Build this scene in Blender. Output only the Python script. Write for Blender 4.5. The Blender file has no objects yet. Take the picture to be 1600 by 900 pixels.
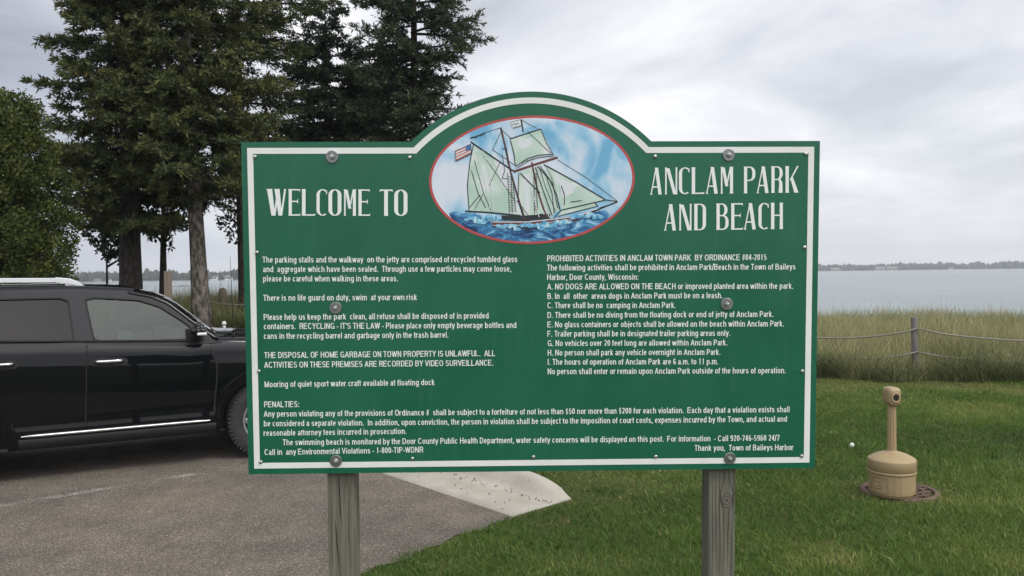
import bpy, bmesh, math, random
import numpy as np
from mathutils import Vector, Matrix

random.seed(7)
RNG = np.random.default_rng(11)
S = bpy.context.scene
COL = S.collection
rad = math.radians

# ------------------------------------------------------------------ camera
CZ = 1.85
FPX = 1280.0                       # focal length in pixels of the 1600 px wide photograph
PITCH, ROLL = math.atan(23 / FPX), rad(0.70)
fw = Vector((0, math.cos(PITCH), -math.sin(PITCH)))
rt0 = Vector((1, 0, 0)); up0 = rt0.cross(fw)
rt = rt0 * math.cos(ROLL) - up0 * math.sin(ROLL)
up = up0 * math.cos(ROLL) + rt0 * math.sin(ROLL)
cam_d = bpy.data.cameras.new('camera'); cam = bpy.data.objects.new('camera', cam_d); COL.objects.link(cam)
cam_d.sensor_width = 36.0; cam_d.lens = 36.0 * FPX / 1600
cam_d.clip_start = 0.05; cam_d.clip_end = 9000
cam.matrix_world = Matrix(((rt.x, up.x, -fw.x, 0), (rt.y, up.y, -fw.y, 0), (rt.z, up.z, -fw.z, CZ), (0, 0, 0, 1)))
S.camera = cam
CAM = Vector((0, 0, CZ))


def ray(px, py):                   # photograph pixel -> direction (used to measure where things stand)
    return fw + rt * ((px - 800) / FPX) + up * ((450 - py) / FPX)


def at(px, py, Y):                 # the point at depth Y seen at a photograph pixel
    d = ray(px, py); return CAM + d * (Y / d.y)


# ------------------------------------------------------------------ world and sun
SUN_EL, SUN_AZ = rad(50), rad(120)     # azimuth clockwise from +Y (behind the camera, to the right)
world = bpy.data.worlds.new('World'); S.world = world; world.use_nodes = True
wt = world.node_tree; wt.nodes.clear()


def N(t, kind, **kw):
    n = t.nodes.new(kind)
    for k, v in kw.items():
        if k.startswith('i_'):
            n.inputs[k[2:].replace('_', ' ')].default_value = v
        else:
            setattr(n, k, v)
    return n


def ramp(t, stops, fac=None, interp='LINEAR'):
    r = t.nodes.new('ShaderNodeValToRGB'); cr = r.color_ramp; cr.interpolation = interp
    while len(cr.elements) < len(stops): cr.elements.new(0.5)
    for e, (p, c) in zip(cr.elements, stops):
        e.position = p; e.color = (c[0], c[1], c[2], 1) if not isinstance(c, (int, float)) else (c, c, c, 1)
    if fac is not None: t.links.new(fac, r.inputs[0])
    return r.outputs[0]


def mth(t, op, a, b=None, clamp=False):
    n = t.nodes.new('ShaderNodeMath'); n.operation = op; n.use_clamp = clamp
    for i, v in enumerate((a, b)):
        if v is None: continue
        if isinstance(v, (int, float)): n.inputs[i].default_value = v
        else: t.links.new(v, n.inputs[i])
    return n.outputs[0]


def mixc(t, fac, a, b, blend='MIX'):
    n = t.nodes.new('ShaderNodeMix'); n.data_type = 'RGBA'; n.blend_type = blend
    for s, v in ((n.inputs['Factor'], fac), (n.inputs['A'], a), (n.inputs['B'], b)):
        if isinstance(v, (int, float)): s.default_value = v
        elif isinstance(v, tuple): s.default_value = (v[0], v[1], v[2], 1)
        else: t.links.new(v, s)
    return n.outputs['Result']


SKY_STRENGTH = 0.1
tc = N(wt, 'ShaderNodeTexCoord'); sep = N(wt, 'ShaderNodeSeparateXYZ'); wt.links.new(tc.outputs['Generated'], sep.inputs[0])
X, Y, Z = sep.outputs
zz = mth(wt, 'ADD', mth(wt, 'MAXIMUM', Z, 0.0), 0.16)
cmb = N(wt, 'ShaderNodeCombineXYZ')
wt.links.new(mth(wt, 'DIVIDE', X, zz), cmb.inputs[0]); wt.links.new(mth(wt, 'DIVIDE', Y, zz), cmb.inputs[1])
n1 = N(wt, 'ShaderNodeTexNoise', i_Scale=1.5, i_Detail=8.0, i_Roughness=0.54, i_Distortion=0.35)
n2 = N(wt, 'ShaderNodeTexNoise', i_Scale=0.45, i_Detail=3.0, i_Roughness=0.5)
mp = N(wt, 'ShaderNodeMapping'); mp.inputs['Location'].default_value = (3.3, 1.7, 0.4); mp.inputs['Scale'].default_value = (1.0, 0.8, 1)
wt.links.new(cmb.outputs[0], mp.inputs[0]); wt.links.new(mp.outputs[0], n1.inputs['Vector']); wt.links.new(mp.outputs[0], n2.inputs['Vector'])
cl = mth(wt, 'ADD', mth(wt, 'MULTIPLY', n1.outputs[0], 0.62), mth(wt, 'MULTIPLY', n2.outputs[0], 0.38))
cloud = ramp(wt, [(0.39, (0.45, 0.47, 0.525)), (0.46, (0.57, 0.59, 0.645)), (0.53, (0.69, 0.70, 0.745)), (0.60, (0.83, 0.83, 0.85)), (0.68, (1.0, 0.99, 0.985))], cl)
horizon = (0.735, 0.755, 0.80)
hz = mth(wt, 'POWER', mth(wt, 'SUBTRACT', 1.0, mth(wt, 'MAXIMUM', mth(wt, 'MULTIPLY', Z, 3.2), 0.0), clamp=True), 1.7)
c = mixc(wt, mth(wt, 'MULTIPLY', hz, 0.8), cloud, horizon)
# the left of the view lies under a thicker, darker bank of cloud
xn = mth(wt, 'ADD', mth(wt, 'MULTIPLY', X, 1.9), 1.02, clamp=True)
left = ramp(wt, [(0.0, (0.55, 0.565, 0.63)), (0.45, (0.92, 0.93, 0.95)), (0.62, (1, 1, 1))], xn)
c = mixc(wt, 1.0, c, left, 'MULTIPLY')
# brightness added to the unseen sky behind the camera, to light the sign face
bk = mth(wt, 'MULTIPLY', mth(wt, 'ADD', mth(wt, 'MULTIPLY', Y, -1.6), 0.1, clamp=True), mth(wt, 'MULTIPLY', mth(wt, 'SUBTRACT', Z, 0.22), 3.0, clamp=True))
bright = mixc(wt, bk, (1, 1, 1), (3.1, 3.0, 2.88))
c = mixc(wt, 1.0, c, bright, 'MULTIPLY')
sky = N(wt, 'ShaderNodeTexSky', sky_type='NISHITA', sun_disc=False, sun_elevation=SUN_EL, sun_rotation=SUN_AZ)
c10 = mixc(wt, 1.0, c, (1.2 / SKY_STRENGTH, 1.19 / SKY_STRENGTH, 1.165 / SKY_STRENGTH), 'MULTIPLY')
tot = mixc(wt, 0.93, sky.outputs[0], c10)
bg = N(wt, 'ShaderNodeBackground'); bg.inputs['Strength'].default_value = SKY_STRENGTH
wt.links.new(tot, bg.inputs[0])
wo = N(wt, 'ShaderNodeOutputWorld'); wt.links.new(bg.outputs[0], wo.inputs[0])

sd = bpy.data.lights.new('sun', 'SUN'); so = bpy.data.objects.new('sun', sd); COL.objects.link(so)
sd.energy = 1.25; sd.angle = rad(16); sd.color = (1.0, 0.97, 0.92)
so.location = (0, 0, 30)
dsun = Vector((math.sin(SUN_AZ) * math.cos(SUN_EL), math.cos(SUN_AZ) * math.cos(SUN_EL), math.sin(SUN_EL)))
so.rotation_euler = dsun.to_track_quat('Z', 'Y').to_euler()
vs = S.view_settings
vs.view_transform = 'Standard'; vs.look = 'None'; vs.exposure = 0.22; vs.gamma = 1.0; vs.use_curve_mapping = False
S.display_settings.display_device = 'sRGB'
S.cycles.max_bounces = 8; S.cycles.transparent_max_bounces = 12; S.cycles.volume_bounces = 0
S.cycles.use_denoising = True


# ------------------------------------------------------------------ helpers
def ss(v, a, b):
    t = np.clip((np.asarray(v, float) - a) / (b - a), 0, 1); return t * t * (3 - 2 * t)


class MB:
    """collects faces and links them as one mesh object"""
    def __init__(s): s.v = []; s.f = []; s.m = []; s.sm = []

    def add(s, pts, faces, m=0, smooth=False):
        o = len(s.v); s.v += [tuple(p) for p in pts]
        for f in faces: s.f.append(tuple(i + o for i in f)); s.m.append(m); s.sm.append(smooth)
        return s

    def poly(s, pts, m=0): return s.add(pts, [tuple(range(len(pts)))], m)

    def box(s, a, b, m=0, bev=0.0, mat=None):
        bm = bmesh.new(); bmesh.ops.create_cube(bm, size=1.0)
        for v in bm.verts: v.co = Vector([(a[i] + b[i]) / 2 + v.co[i] * (b[i] - a[i]) for i in range(3)])
        if bev: bmesh.ops.bevel(bm, geom=bm.edges[:], offset=bev, segments=2, affect='EDGES', profile=0.6)
        return s.bm(bm, m, mat)

    def bm(s, bm, m=0, mat=None, smooth=False):
        bm.verts.index_update()
        pts = [(mat @ v.co if mat else v.co.copy()) for v in bm.verts]
        s.add(pts, [[v.index for v in f.verts] for f in bm.faces], m, smooth); bm.free(); return s

    def tube(s, path, r, n=8, m=0, cap=True, smooth=True):
        path = [Vector(p) for p in path]; rs = r if isinstance(r, (list, tuple)) else [r] * len(path)
        pts = []; ref = None
        for i, p in enumerate(path):
            t = (path[min(i + 1, len(path) - 1)] - path[max(i - 1, 0)]).normalized()
            if ref is None: ref = Vector((0, 0, 1)) if abs(t.z) < 0.9 else Vector((1, 0, 0))
            a = (ref - t * ref.dot(t)).normalized(); b = t.cross(a); ref = a
            for k in range(n):
                w = 2 * math.pi * k / n; pts.append(p + (a * math.cos(w) + b * math.sin(w)) * rs[i])
        fs = []
        for i in range(len(path) - 1):
            for k in range(n): fs.append((i * n + k, i * n + (k + 1) % n, (i + 1) * n + (k + 1) % n, (i + 1) * n + k))
        if cap: fs += [tuple(range(n))[::-1], tuple((len(path) - 1) * n + k for k in range(n))]
        return s.add(pts, fs, m, smooth)

    def lathe(s, prof, n=32, m=0, smooth=True, mat=None, cap=True):
        pts = []; fs = []
        for r, z in prof:
            for k in range(n):
                w = 2 * math.pi * k / n; p = Vector((r * math.cos(w), r * math.sin(w), z)); pts.append(mat @ p if mat else p)
        for i in range(len(prof) - 1):
            for k in range(n): fs.append((i * n + k, i * n + (k + 1) % n, (i + 1) * n + (k + 1) % n, (i + 1) * n + k))
        if cap: fs += [tuple(range(n))[::-1], tuple((len(prof) - 1) * n + k for k in range(n))]
        return s.add(pts, fs, m, smooth)

    def grid(s, rows, m=0, smooth=True):
        nc = len(rows[0]); pts = [p for r in rows for p in r]
        fs = [(i * nc + j, i * nc + j + 1, (i + 1) * nc + j + 1, (i + 1) * nc + j) for i in range(len(rows) - 1) for j in range(nc - 1)]
        return s.add(pts, fs, m, smooth)

    def build(s, name, mats, parent=None, loc=None):
        me = bpy.data.meshes.new(name); me.from_pydata(s.v, [], s.f)
        for mt in (mats if isinstance(mats, (list, tuple)) else [mats]): me.materials.append(mt)
        me.polygons.foreach_set('material_index', s.m); me.polygons.foreach_set('use_smooth', s.sm)
        me.update()
        return link(name, me, parent, loc)


def link(name, me, parent=None, loc=None):
    o = bpy.data.objects.new(name, me); COL.objects.link(o)
    if parent is not None: o.parent = parent
    if loc is not None: o.location = loc
    return o


def fast_mesh(name, verts, faces_flat, sizes, mat, parent=None, tint=None):
    """big meshes straight from numpy arrays; tint = one value per vertex"""
    me = bpy.data.meshes.new(name)
    nf = len(sizes); starts = np.concatenate(([0], np.cumsum(sizes)[:-1])).astype(np.int32)
    me.vertices.add(len(verts)); me.vertices.foreach_set('co', np.ascontiguousarray(verts, np.float32).ravel())
    me.loops.add(len(faces_flat)); me.loops.foreach_set('vertex_index', np.ascontiguousarray(faces_flat, np.int32))
    me.polygons.add(nf); me.polygons.foreach_set('loop_start', starts)
    me.materials.append(mat)
    if tint is not None:
        a = me.attributes.new('tint', 'FLOAT', 'POINT'); a.data.foreach_set('value', np.ascontiguousarray(tint, np.float32))
    me.update(calc_edges=True); me.validate()
    return link(name, me, parent)


def empty(name, loc=(0, 0, 0), rz=0.0):
    o = bpy.data.objects.new(name, None); COL.objects.link(o); o.location = loc; o.rotation_euler = (0, 0, rz)
    o.empty_display_size = 0.2; return o


def tag(o, label=None, cat=None, group=None, kind=None):
    for k, v in (('label', label), ('category', cat), ('group', group), ('kind', kind)):
        if v: o[k] = v
    return o


MATS = {}


def mat(name, col=(0.5, 0.5, 0.5), rough=0.6, metal=0.0, coat=0.0, spec=0.5):
    m = bpy.data.materials.new(name); m.use_nodes = True; b = m.node_tree.nodes['Principled BSDF']
    b.inputs['Base Color'].default_value = (*col, 1); b.inputs['Roughness'].default_value = rough
    b.inputs['Metallic'].default_value = metal; b.inputs['Coat Weight'].default_value = coat
    b.inputs['Coat Roughness'].default_value = 0.03; b.inputs['Specular IOR Level'].default_value = spec
    MATS[name] = m; return m


def nt(m): return m.node_tree, m.node_tree.nodes['Principled BSDF']


def noise(t, vec, scale, detail=4.0, rough=0.55, dist=0.0):
    n = N(t, 'ShaderNodeTexNoise', i_Scale=scale, i_Detail=detail, i_Roughness=rough, i_Distortion=dist)
    t.links.new(vec, n.inputs['Vector']); return n.outputs[0]


def objco(t): return N(t, 'ShaderNodeTexCoord').outputs['Object']


def mapped(t, vec, scale=(1, 1, 1), rot=(0, 0, 0), loc=(0, 0, 0)):
    m = N(t, 'ShaderNodeMapping'); m.inputs['Scale'].default_value = scale; m.inputs['Rotation'].default_value = rot
    m.inputs['Location'].default_value = loc; t.links.new(vec, m.inputs[0]); return m.outputs[0]


def bump(t, b, h, strength, dist):
    n = N(t, 'ShaderNodeBump'); n.inputs['Strength'].default_value = strength; n.inputs['Distance'].default_value = dist
    t.links.new(h, n.inputs['Height']); t.links.new(n.outputs[0], b.inputs['Normal'])


def vary(name, c1, c2, scale, rough=0.6, detail=5.0, bmp=0.0, stretch=(1, 1, 1), metal=0.0, dist=0.004, coat=0.0, lo=0.3, hi=0.7):
    m = mat(name, c1, rough, metal, coat); t, b = nt(m)
    f = noise(t, mapped(t, objco(t), stretch), scale, detail, 0.6)
    t.links.new(ramp(t, [(lo, c1), (hi, c2)], f), b.inputs['Base Color'])
    if bmp: bump(t, b, f, bmp, dist)
    return m


def leafmat(name, stops, rough=0.6, trans=0.3, spec=0.25):
    """foliage: colour picked leaf by leaf from the 'tint' attribute, thin leaves let some light through"""
    m = mat(name, stops[0][1], rough, spec=spec); t, b = nt(m)
    a = N(t, 'ShaderNodeAttribute', attribute_name='tint')
    cc = ramp(t, stops, a.outputs['Fac'])
    t.links.new(cc, b.inputs['Base Color'])
    tr = N(t, 'ShaderNodeBsdfTranslucent'); t.links.new(cc, tr.inputs[0])
    mx = N(t, 'ShaderNodeMixShader'); mx.inputs[0].default_value = trans
    t.links.new(b.outputs[0], mx.inputs[1]); t.links.new(tr.outputs[0], mx.inputs[2])
    t.links.new(mx.outputs[0], t.nodes['Material Output'].inputs[0]); return m


# ------------------------------------------------------------------ lie of the land
G1 = np.array((-1.209, 7.57)); G2 = np.array((-0.021, 6.184))     # asphalt / gutter edge
KD = (G1 - G2) / np.linalg.norm(G1 - G2); KP = np.array((-KD[1] * -1, KD[0] * -1)); KP = np.array((KD[1], -KD[0]))
LAWN_EDGE = np.array((-0.966, 5.006))


def ap(x, y):                          # along / across the kerb line
    dx, dy = np.asarray(x, float) - G2[0], np.asarray(y, float) - G2[1]
    return dx * KD[0] + dy * KD[1], dx * KP[0] + dy * KP[1]


FA, FB = np.array((6.868, 13.95)), np.array((-8.3, 21.6))        # rope fence line, right to left
FD = (FB - FA) / np.linalg.norm(FB - FA)


def dune_depth(x, y):                  # metres behind the near edge of the tall grass
    x = np.asarray(x, float); y = np.asarray(y, float)
    yr = 13.35 - 0.28 * (x - 6.741)
    yl = FA[1] + (x - FA[0]) * FD[1] / FD[0] - 0.80
    return y - np.where(x > 5.5, np.minimum(yr, 13.75), np.maximum(yl, 13.5)) + 0.12 * np.sin(x * 2.3) + 0.08 * np.sin(x * 5.1 + 1)


def shore(x): return 33.0 - 0.12 * np.asarray(x, float)


def ground_z(x, y):
    x = np.asarray(x, float); y = np.asarray(y, float)
    a, p = ap(x, y)
    z = 0.5 * ss(a, 5, 13) * ss(p, 0.7, 3.2) * ss(x, -1.0, -4.5)
    z = z + 0.085 * ss(a, 0.1, 0.9) * ss(p, 0.62, 0.95) * (1 - ss(p, 1.2, 4.0)) * (1 - ss(a, 5, 13))
    z = z - 0.06 * ss(p, -0.5, 0.0) * (1 - ss(p, 0.56, 0.74)) * ss(a, 0.15, 0.5)
    dn = dune_depth(x, y)
    z = z + 0.10 * ss(dn, 0.5, 4) * (1 + 0.6 * np.sin(x * 0.9 + y * 0.35))
    z = z * (1 - ss(y - shore(x), -6, 2)) - 2.6 * ss(y - shore(x), -6, 9)
    lawn = (p > 0.6) | (y < 6.1)
    z = z + np.where(lawn & (dn < 0) & (p > 0.7), 0.012 * np.sin(x * 2.1 + y) * np.sin(y * 1.7 - x * .6), 0)
    return z


def gz(x, y): return float(ground_z(x, y))


# ------------------------------------------------------------------ setting materials
m_ground = mat('ground_soil', (0.05, 0.06, 0.02), 0.95, spec=0.1); t, b = nt(m_ground)
geo = N(t, 'ShaderNodeNewGeometry').outputs['Position']
f1 = noise(t, geo, 1.3, 5); f2 = noise(t, geo, 14, 4)
soil = mixc(t, f2, (0.035, 0.05, 0.012), (0.085, 0.09, 0.032))
soil = mixc(t, ramp(t, [(0.6, 0.0), (0.72, 1.0)], f1), soil, (0.12, 0.10, 0.05))
t.links.new(soil, b.inputs['Base Color']); bump(t, b, f2, 0.5, 0.02)

m_asph = mat('asphalt', (0.13, 0.12, 0.11), 0.9, spec=0.25); t, b = nt(m_asph)
geo = N(t, 'ShaderNodeNewGeometry').outputs['Position']
vor = N(t, 'ShaderNodeTexVoronoi'); vor.inputs['Scale'].default_value = 165; t.links.new(geo, vor.inputs['Vector'])
sp = N(t, 'ShaderNodeSeparateColor'); t.links.new(vor.outputs['Color'], sp.inputs[0])
stone = ramp(t, [(0.0, (0.082, 0.072, 0.059)), (0.35, (0.128, 0.112, 0.092)), (0.7, (0.180, 0.158, 0.130)), (0.93, (0.25, 0.22, 0.18)), (1.0, (0.48, 0.46, 0.43))], sp.outputs[0])
stone = mixc(t, ramp(t, [(0.5, 0.0), (0.9, 0.7)], vor.outputs['Distance']), stone, (0.04, 0.037, 0.035))
big = noise(t, geo, 0.55, 5, 0.6); mid = noise(t, geo, 3.0, 5, 0.6)
stone = mixc(t, 1.0, stone, ramp(t, [(0.3, (0.68, 0.68, 0.68)), (0.5, (1.0, 0.98, 0.95)), (0.7, (1.25, 1.17, 1.06))], big), 'MULTIPLY')
stone = mixc(t, 1.0, stone, ramp(t, [(0.3, (0.82, 0.82, 0.82)), (0.7, (1.16, 1.16, 1.16))], mid), 'MULTIPLY')
t.links.new(stone, b.inputs['Base Color']); bump(t, b, vor.outputs['Distance'], 0.6, 0.006)

m_conc = mat('kerb_concrete', (0.42, 0.40, 0.35), 0.85, spec=0.2); t, b = nt(m_conc)
geo = N(t, 'ShaderNodeNewGeometry').outputs['Position']
fa = noise(t, geo, 2.2, 6, 0.6); fb = noise(t, geo, 160, 2); fc = noise(t, geo, 26, 3, 0.7)
cc = ramp(t, [(0.3, (0.33, 0.305, 0.25)), (0.7, (0.47, 0.44, 0.375))], fa)
cc = mixc(t, 1.0, cc, ramp(t, [(0.3, 0.85), (0.7, 1.1)], fb), 'MULTIPLY')
cc = mixc(t, ramp(t, [(0.64, 0.0), (0.72, 0.7)], fc), cc, (0.13, 0.11, 0.085))
t.links.new(cc, b.inputs['Base Color']); bump(t, b, fb, 0.2, 0.003)

m_line = mat('worn_paint', (0.6, 0.59, 0.56), 0.8); t, b = nt(m_line)
geo = N(t, 'ShaderNodeNewGeometry').outputs['Position']
w = noise(t, geo, 70, 4, 0.8); w2 = noise(t, geo, 2.1, 3)
al = mth(t, 'MULTIPLY', ramp(t, [(0.50, 0.0), (0.58, 1.0)], w), ramp(t, [(0.42, 0.15), (0.56, 1.0)], w2))
t.links.new(al, b.inputs['Alpha'])

m_water = mat('lake_water', (0.09, 0.13, 0.135), 0.22); t, b = nt(m_water)
geo = N(t, 'ShaderNodeNewGeometry').outputs['Position']
wa = noise(t, mapped(t, geo, (0.35, 1.0, 1)), 1.1, 6, 0.65, 0.4)
wb = noise(t, mapped(t, geo, (0.02, 0.05, 1)), 1.0, 3)
t.links.new(ramp(t, [(0.35, (0.10, 0.145, 0.14)), (0.65, (0.16, 0.20, 0.21))], wb), b.inputs['Base Color'])
bump(t, b, wa, 0.75, 0.2)

# ------------------------------------------------------------------ ground, water, parking lot, kerb
xs = np.unique(np.concatenate((-np.geomspace(14, 4000, 30), np.arange(-14, 14.01, 0.2), np.geomspace(14.2, 4000, 30))))
ys = np.unique(np.concatenate((-np.geomspace(3, 600, 14), np.arange(-3, 4, 0.5), np.arange(4, 30, 0.2), np.geomspace(30, 6000, 40))))
gx, gy = np.meshgrid(xs, ys)
gv = np.stack((gx, gy, ground_z(gx, gy)), -1).reshape(-1, 3)
nx = len(xs); ii, jj = np.meshgrid(np.arange(nx - 1), np.arange(len(ys) - 1)); q = (jj * nx + ii).ravel()
ff = np.stack((q, q + 1, q + nx + 1, q + nx), -1)
o = fast_mesh('ground', gv, ff.ravel(), np.full(len(ff), 4), m_ground); o.data.shade_smooth(); tag(o, 'grassy sandy ground under the lawn and dune', kind='structure')

WZ = -1.6
mb = MB(); mb.poly([(-4000, 24, WZ), (4000, 24, WZ), (4000, 6000, WZ), (-4000, 6000, WZ)])
tag(mb.build('water', m_water), 'calm grey lake water reaching to the far shore', kind='structure')

# parking lot sheet: everything left of the gutter line and of the lawn edge
edge = [(-22, 30.5), tuple(G2 + KD * 27)]
for s_ in np.linspace(26.5, 0.0, 60): edge.append(tuple(G2 + KD * s_))
le = (LAWN_EDGE - G2); le /= np.linalg.norm(le)
pe = np.array((-le[1], le[0]))
for s_ in np.linspace(0.05, 9.5, 190):
    wob = 0.02 * math.sin(s_ * 7.1) + 0.02 * math.sin(s_ * 17 + 1) + 0.012 * math.sin(s_ * 41)
    edge.append(tuple(G2 + le * s_ + pe * wob))
edge += [(-10, -6), (-26, -6), (-26, 30)]
bm = bmesh.new(); bm.faces.new([bm.verts.new((x, y, 0.006)) for x, y in edge])
bmesh.ops.triangulate(bm, faces=bm.faces[:])
mb = MB(); mb.bm(bm); tag(mb.build('parking_lot', m_asph), 'worn grey brown asphalt parking lot', kind='structure')

l1, l2 = np.array((-4.9, 6.03)), np.array((-2.05, 8.42)); d = (l2 - l1) / np.linalg.norm(l2 - l1); pq = np.array((-d[1], d[0])) * 0.05
mb = MB(); mb.poly([(*(l1 - pq), 0.011), (*(l2 - pq), 0.011), (*(l2 + pq), 0.011), (*(l1 + pq), 0.011)])
tag(mb.build('stall_line', m_line), 'worn white stall line beside the black car', kind='structure')

rows = []
for a in list(np.linspace(0.0, 1.4, 26)) + list(np.linspace(1.8, 26, 40)):
    g = float(np.interp(a, [0, .25, .7], [.55, .53, .50])); bkp = float(np.interp(a, [0, .05, .18, .32], [.67, .685, .705, .70]))
    hh = 0.135 * float(np.interp(a, [0, .04, .18, .32, .48, .74], [0, .05, .44, .74, .93, 1.0])); row = []; w_ = bkp - g
    prof = [(-0.015, -0.05), (0.0, 0.012), (g * .3, 0.008), (g * .7, 0.006), (g * .93, 0.008), (g, .012 + hh * .06), (g + w_ * .12, .012 + hh * .26), (g + w_ * .34, .012 + hh * .76), (g + w_ * .46, .012 + hh * .93), (g + w_ * .60, .012 + hh), (bkp - .025, .012 + hh * .99), (bkp - .006, .012 + hh * .93), (bkp, .010 + hh * .80), (bkp + .004, -.05)]
    for p_, z_ in prof:
        xy = G2 + KD * (a + 0.06 * p_ * float(1 - ss(a, 0, .3))) + KP * p_; row.append((xy[0], xy[1], z_))
    rows.append(row)
mb = MB(); mb.grid(rows); mb.poly(rows[0][::-1])
tag(mb.build('kerb', m_conc), 'pale concrete kerb and gutter tapering to its end', kind='structure')

# ------------------------------------------------------------------ grass blades
def blades(name, xy, h, wid, lean, tint, mat_, seg=2, z=None, droop=0.35):
    n = len(xy); az = RNG.uniform(0, 2 * np.pi, n); az2 = RNG.uniform(0, 2 * np.pi, n)
    base = np.column_stack((xy, (ground_z(xy[:, 0], xy[:, 1]) if z is None else z) - 0.01))
    dirn = np.column_stack((np.cos(az), np.sin(az), np.zeros(n))); side = np.column_stack((np.cos(az2), np.sin(az2), np.zeros(n)))
    V = []; T = []
    for k in range(seg):
        f = k / seg
        c_ = base + dirn * (lean * h * (f ** 1.6))[:, None] + np.array((0, 0, 1.0)) * (h * (f - droop * lean * f * f))[:, None]
        w_ = (wid * (1 - 0.55 * f))[:, None] * side
        V += [c_ - w_, c_ + w_]; T += [tint * 1.0, tint]
    tip = base + dirn * (lean * h)[:, None] + np.array((0, 0, 1.0)) * (h * (1 - droop * lean))[:, None]
    V.append(tip); T.append(tint)
    nv = 2 * seg + 1; V = np.stack(V, 1).reshape(-1, 3); T = np.stack(T, 1).ravel()
    o0 = np.arange(n) * nv; F = []; 
    quads = [np.stack((o0 + 2 * k, o0 + 2 * k + 1, o0 + 2 * k + 3, o0 + 2 * k + 2), -1) for k in range(seg - 1)]
    tris = np.stack((o0 + 2 * seg - 2, o0 + 2 * seg - 1, o0 + 2 * seg), -1)
    flat = np.concatenate([q_.ravel() for q_ in quads] + [tris.ravel()])
    sizes = np.concatenate([np.full(n * (seg - 1), 4), np.full(n, 3)])
    return fast_mesh(name, V, flat, sizes, mat_, tint=T)


def vnoise(x, y, s, seed=0):           # cheap smooth value noise
    r = np.random.default_rng(seed); tb = r.random((64, 64))
    u, v = x * s + 31.7, y * s + 17.3; i, j = np.floor(u).astype(int), np.floor(v).astype(int); fu, fv = u - i, v - j
    fu = fu * fu * (3 - 2 * fu); fv = fv * fv * (3 - 2 * fv); g = lambda a_, b_: tb[a_ % 64, b_ % 64]
    return (g(i, j) * (1 - fu) + g(i + 1, j) * fu) * (1 - fv) + (g(i, j + 1) * (1 - fu) + g(i + 1, j + 1) * fu) * fv


m_lawn = leafmat('lawn_blade', [(0.0, (0.036, 0.072, 0.014)), (0.35, (0.078, 0.148, 0.024)), (0.65, (0.155, 0.226, 0.046)), (0.85, (0.28, 0.285, 0.085)), (1.0, (0.40, 0.33, 0.17))], 0.55, 0.3)
m_dune = leafmat('dune_blade', [(0.0, (0.045, 0.068, 0.026)), (0.3, (0.125, 0.143, 0.056)), (0.6, (0.295, 0.295, 0.135)), (0.85, (0.44, 0.405, 0.22)), (1.0, (0.52, 0.45, 0.26))], 0.6, 0.3)


def lawn_mask(x, y):
    a, p = ap(x, y)
    le_s = (x - G2[0]) * le[0] + (y - G2[1]) * le[1]; le_p = (x - G2[0]) * pe[0] + (y - G2[1]) * pe[1]
    wob = 0.16 * (vnoise(x, y, 3.0, 3) - 0.5) + 0.14 * (vnoise(x, y, 11.0, 13) - 0.55) + RNG.normal(0, .025, len(x))
    lot = np.where(a > 0, p < np.interp(a, [0, .05, .18, .32], [.67, .685, .705, .70]) + .004, (le_p + wob < 0.02) if False else (le_p * np.sign(np.dot(pe, (-1, 0))) > 0.045 + wob))
    kerb = (a > -0.03 - 0.05 * (vnoise(x, y, 9, 8) - .3)) & (p < 0.66) & (p > -0.05)
    return (~lot) & (~kerb) & (dune_depth(x, y) < 0.3)


GRATE = (3.185, 6.75)
ASH = (3.065, 6.62)


def scatter_lawn(n, x0, x1, y0, y1, power):
    y = y0 + (y1 - y0) * RNG.random(n) ** power; x = RNG.uniform(x0, x1, n)
    ok = lawn_mask(x, y) & (x > -0.42 * y - 1.8) & (x < 0.70 * y + 1.4)
    dg = np.hypot((x - GRATE[0]), (y - GRATE[1])); ok &= dg > 0.285 + 0.06 * (vnoise(x, y, 8, 5) - .5)
    return np.column_stack((x[ok], y[ok]))


xy = scatter_lawn(1400000, -9, 12, 3.9, 20, 1.7)
xx, yy = xy.T
patch = vnoise(xx, yy, 0.55, 1) * 0.5 + vnoise(xx, yy, 1.7, 2) * 0.3 + vnoise(xx, yy, 6, 4) * 0.2
dn = dune_depth(xx, yy)
wear = ss(dn, -3.2, -0.6) * ss(vnoise(xx, yy, 0.9, 6), 0.30, 0.7)
a_, p_ = ap(xx, yy)
wear = np.maximum(wear, 0.75 * np.exp(-(((xx - 0.95) / 0.7) ** 2 + ((yy - 7.3) / 0.8) ** 2)) * ss(vnoise(xx, yy, 3, 7), 0.2, 0.7))
wear = np.maximum(wear, 0.5 * (1 - ss(np.hypot(xx - GRATE[0], yy - GRATE[1]), 0.33, 0.6)))
wear = np.maximum(wear, 0.32 * ss(vnoise(xx, yy, 1.1, 41) * .7 + vnoise(xx, yy, 4, 42) * .3, .66, .82))
keep = RNG.random(len(xx)) > 0.6 * wear
xx, yy, patch, wear = xx[keep], yy[keep], patch[keep], wear[keep]
n = len(xx)
tint = np.clip(-0.04 + 0.84 * patch + RNG.normal(0, 0.085, n) + 0.36 * wear, 0, 0.84)
dead = RNG.random(n) < 0.018 + 0.12 * wear; tint[dead] = RNG.uniform(0.85, 1.0, dead.sum())
tall = RNG.random(n) < 0.012
h = RNG.uniform(0.030, 0.065, n) * (0.75 + 0.7 * patch) * (1 - 0.35 * wear); h[tall] *= 1.9
o = blades('lawn_grass', np.column_stack((xx, yy)), h, RNG.uniform(0.0016, 0.0032, n) * (1 + 0.09 * (yy - 4)) * np.where(RNG.random(n) < 0.04, 2.6, 1.0), RNG.uniform(0.25, 1.1, n), tint, m_lawn, 2)
tag(o, 'short mown lawn grass', 'grass', kind='stuff')

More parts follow.
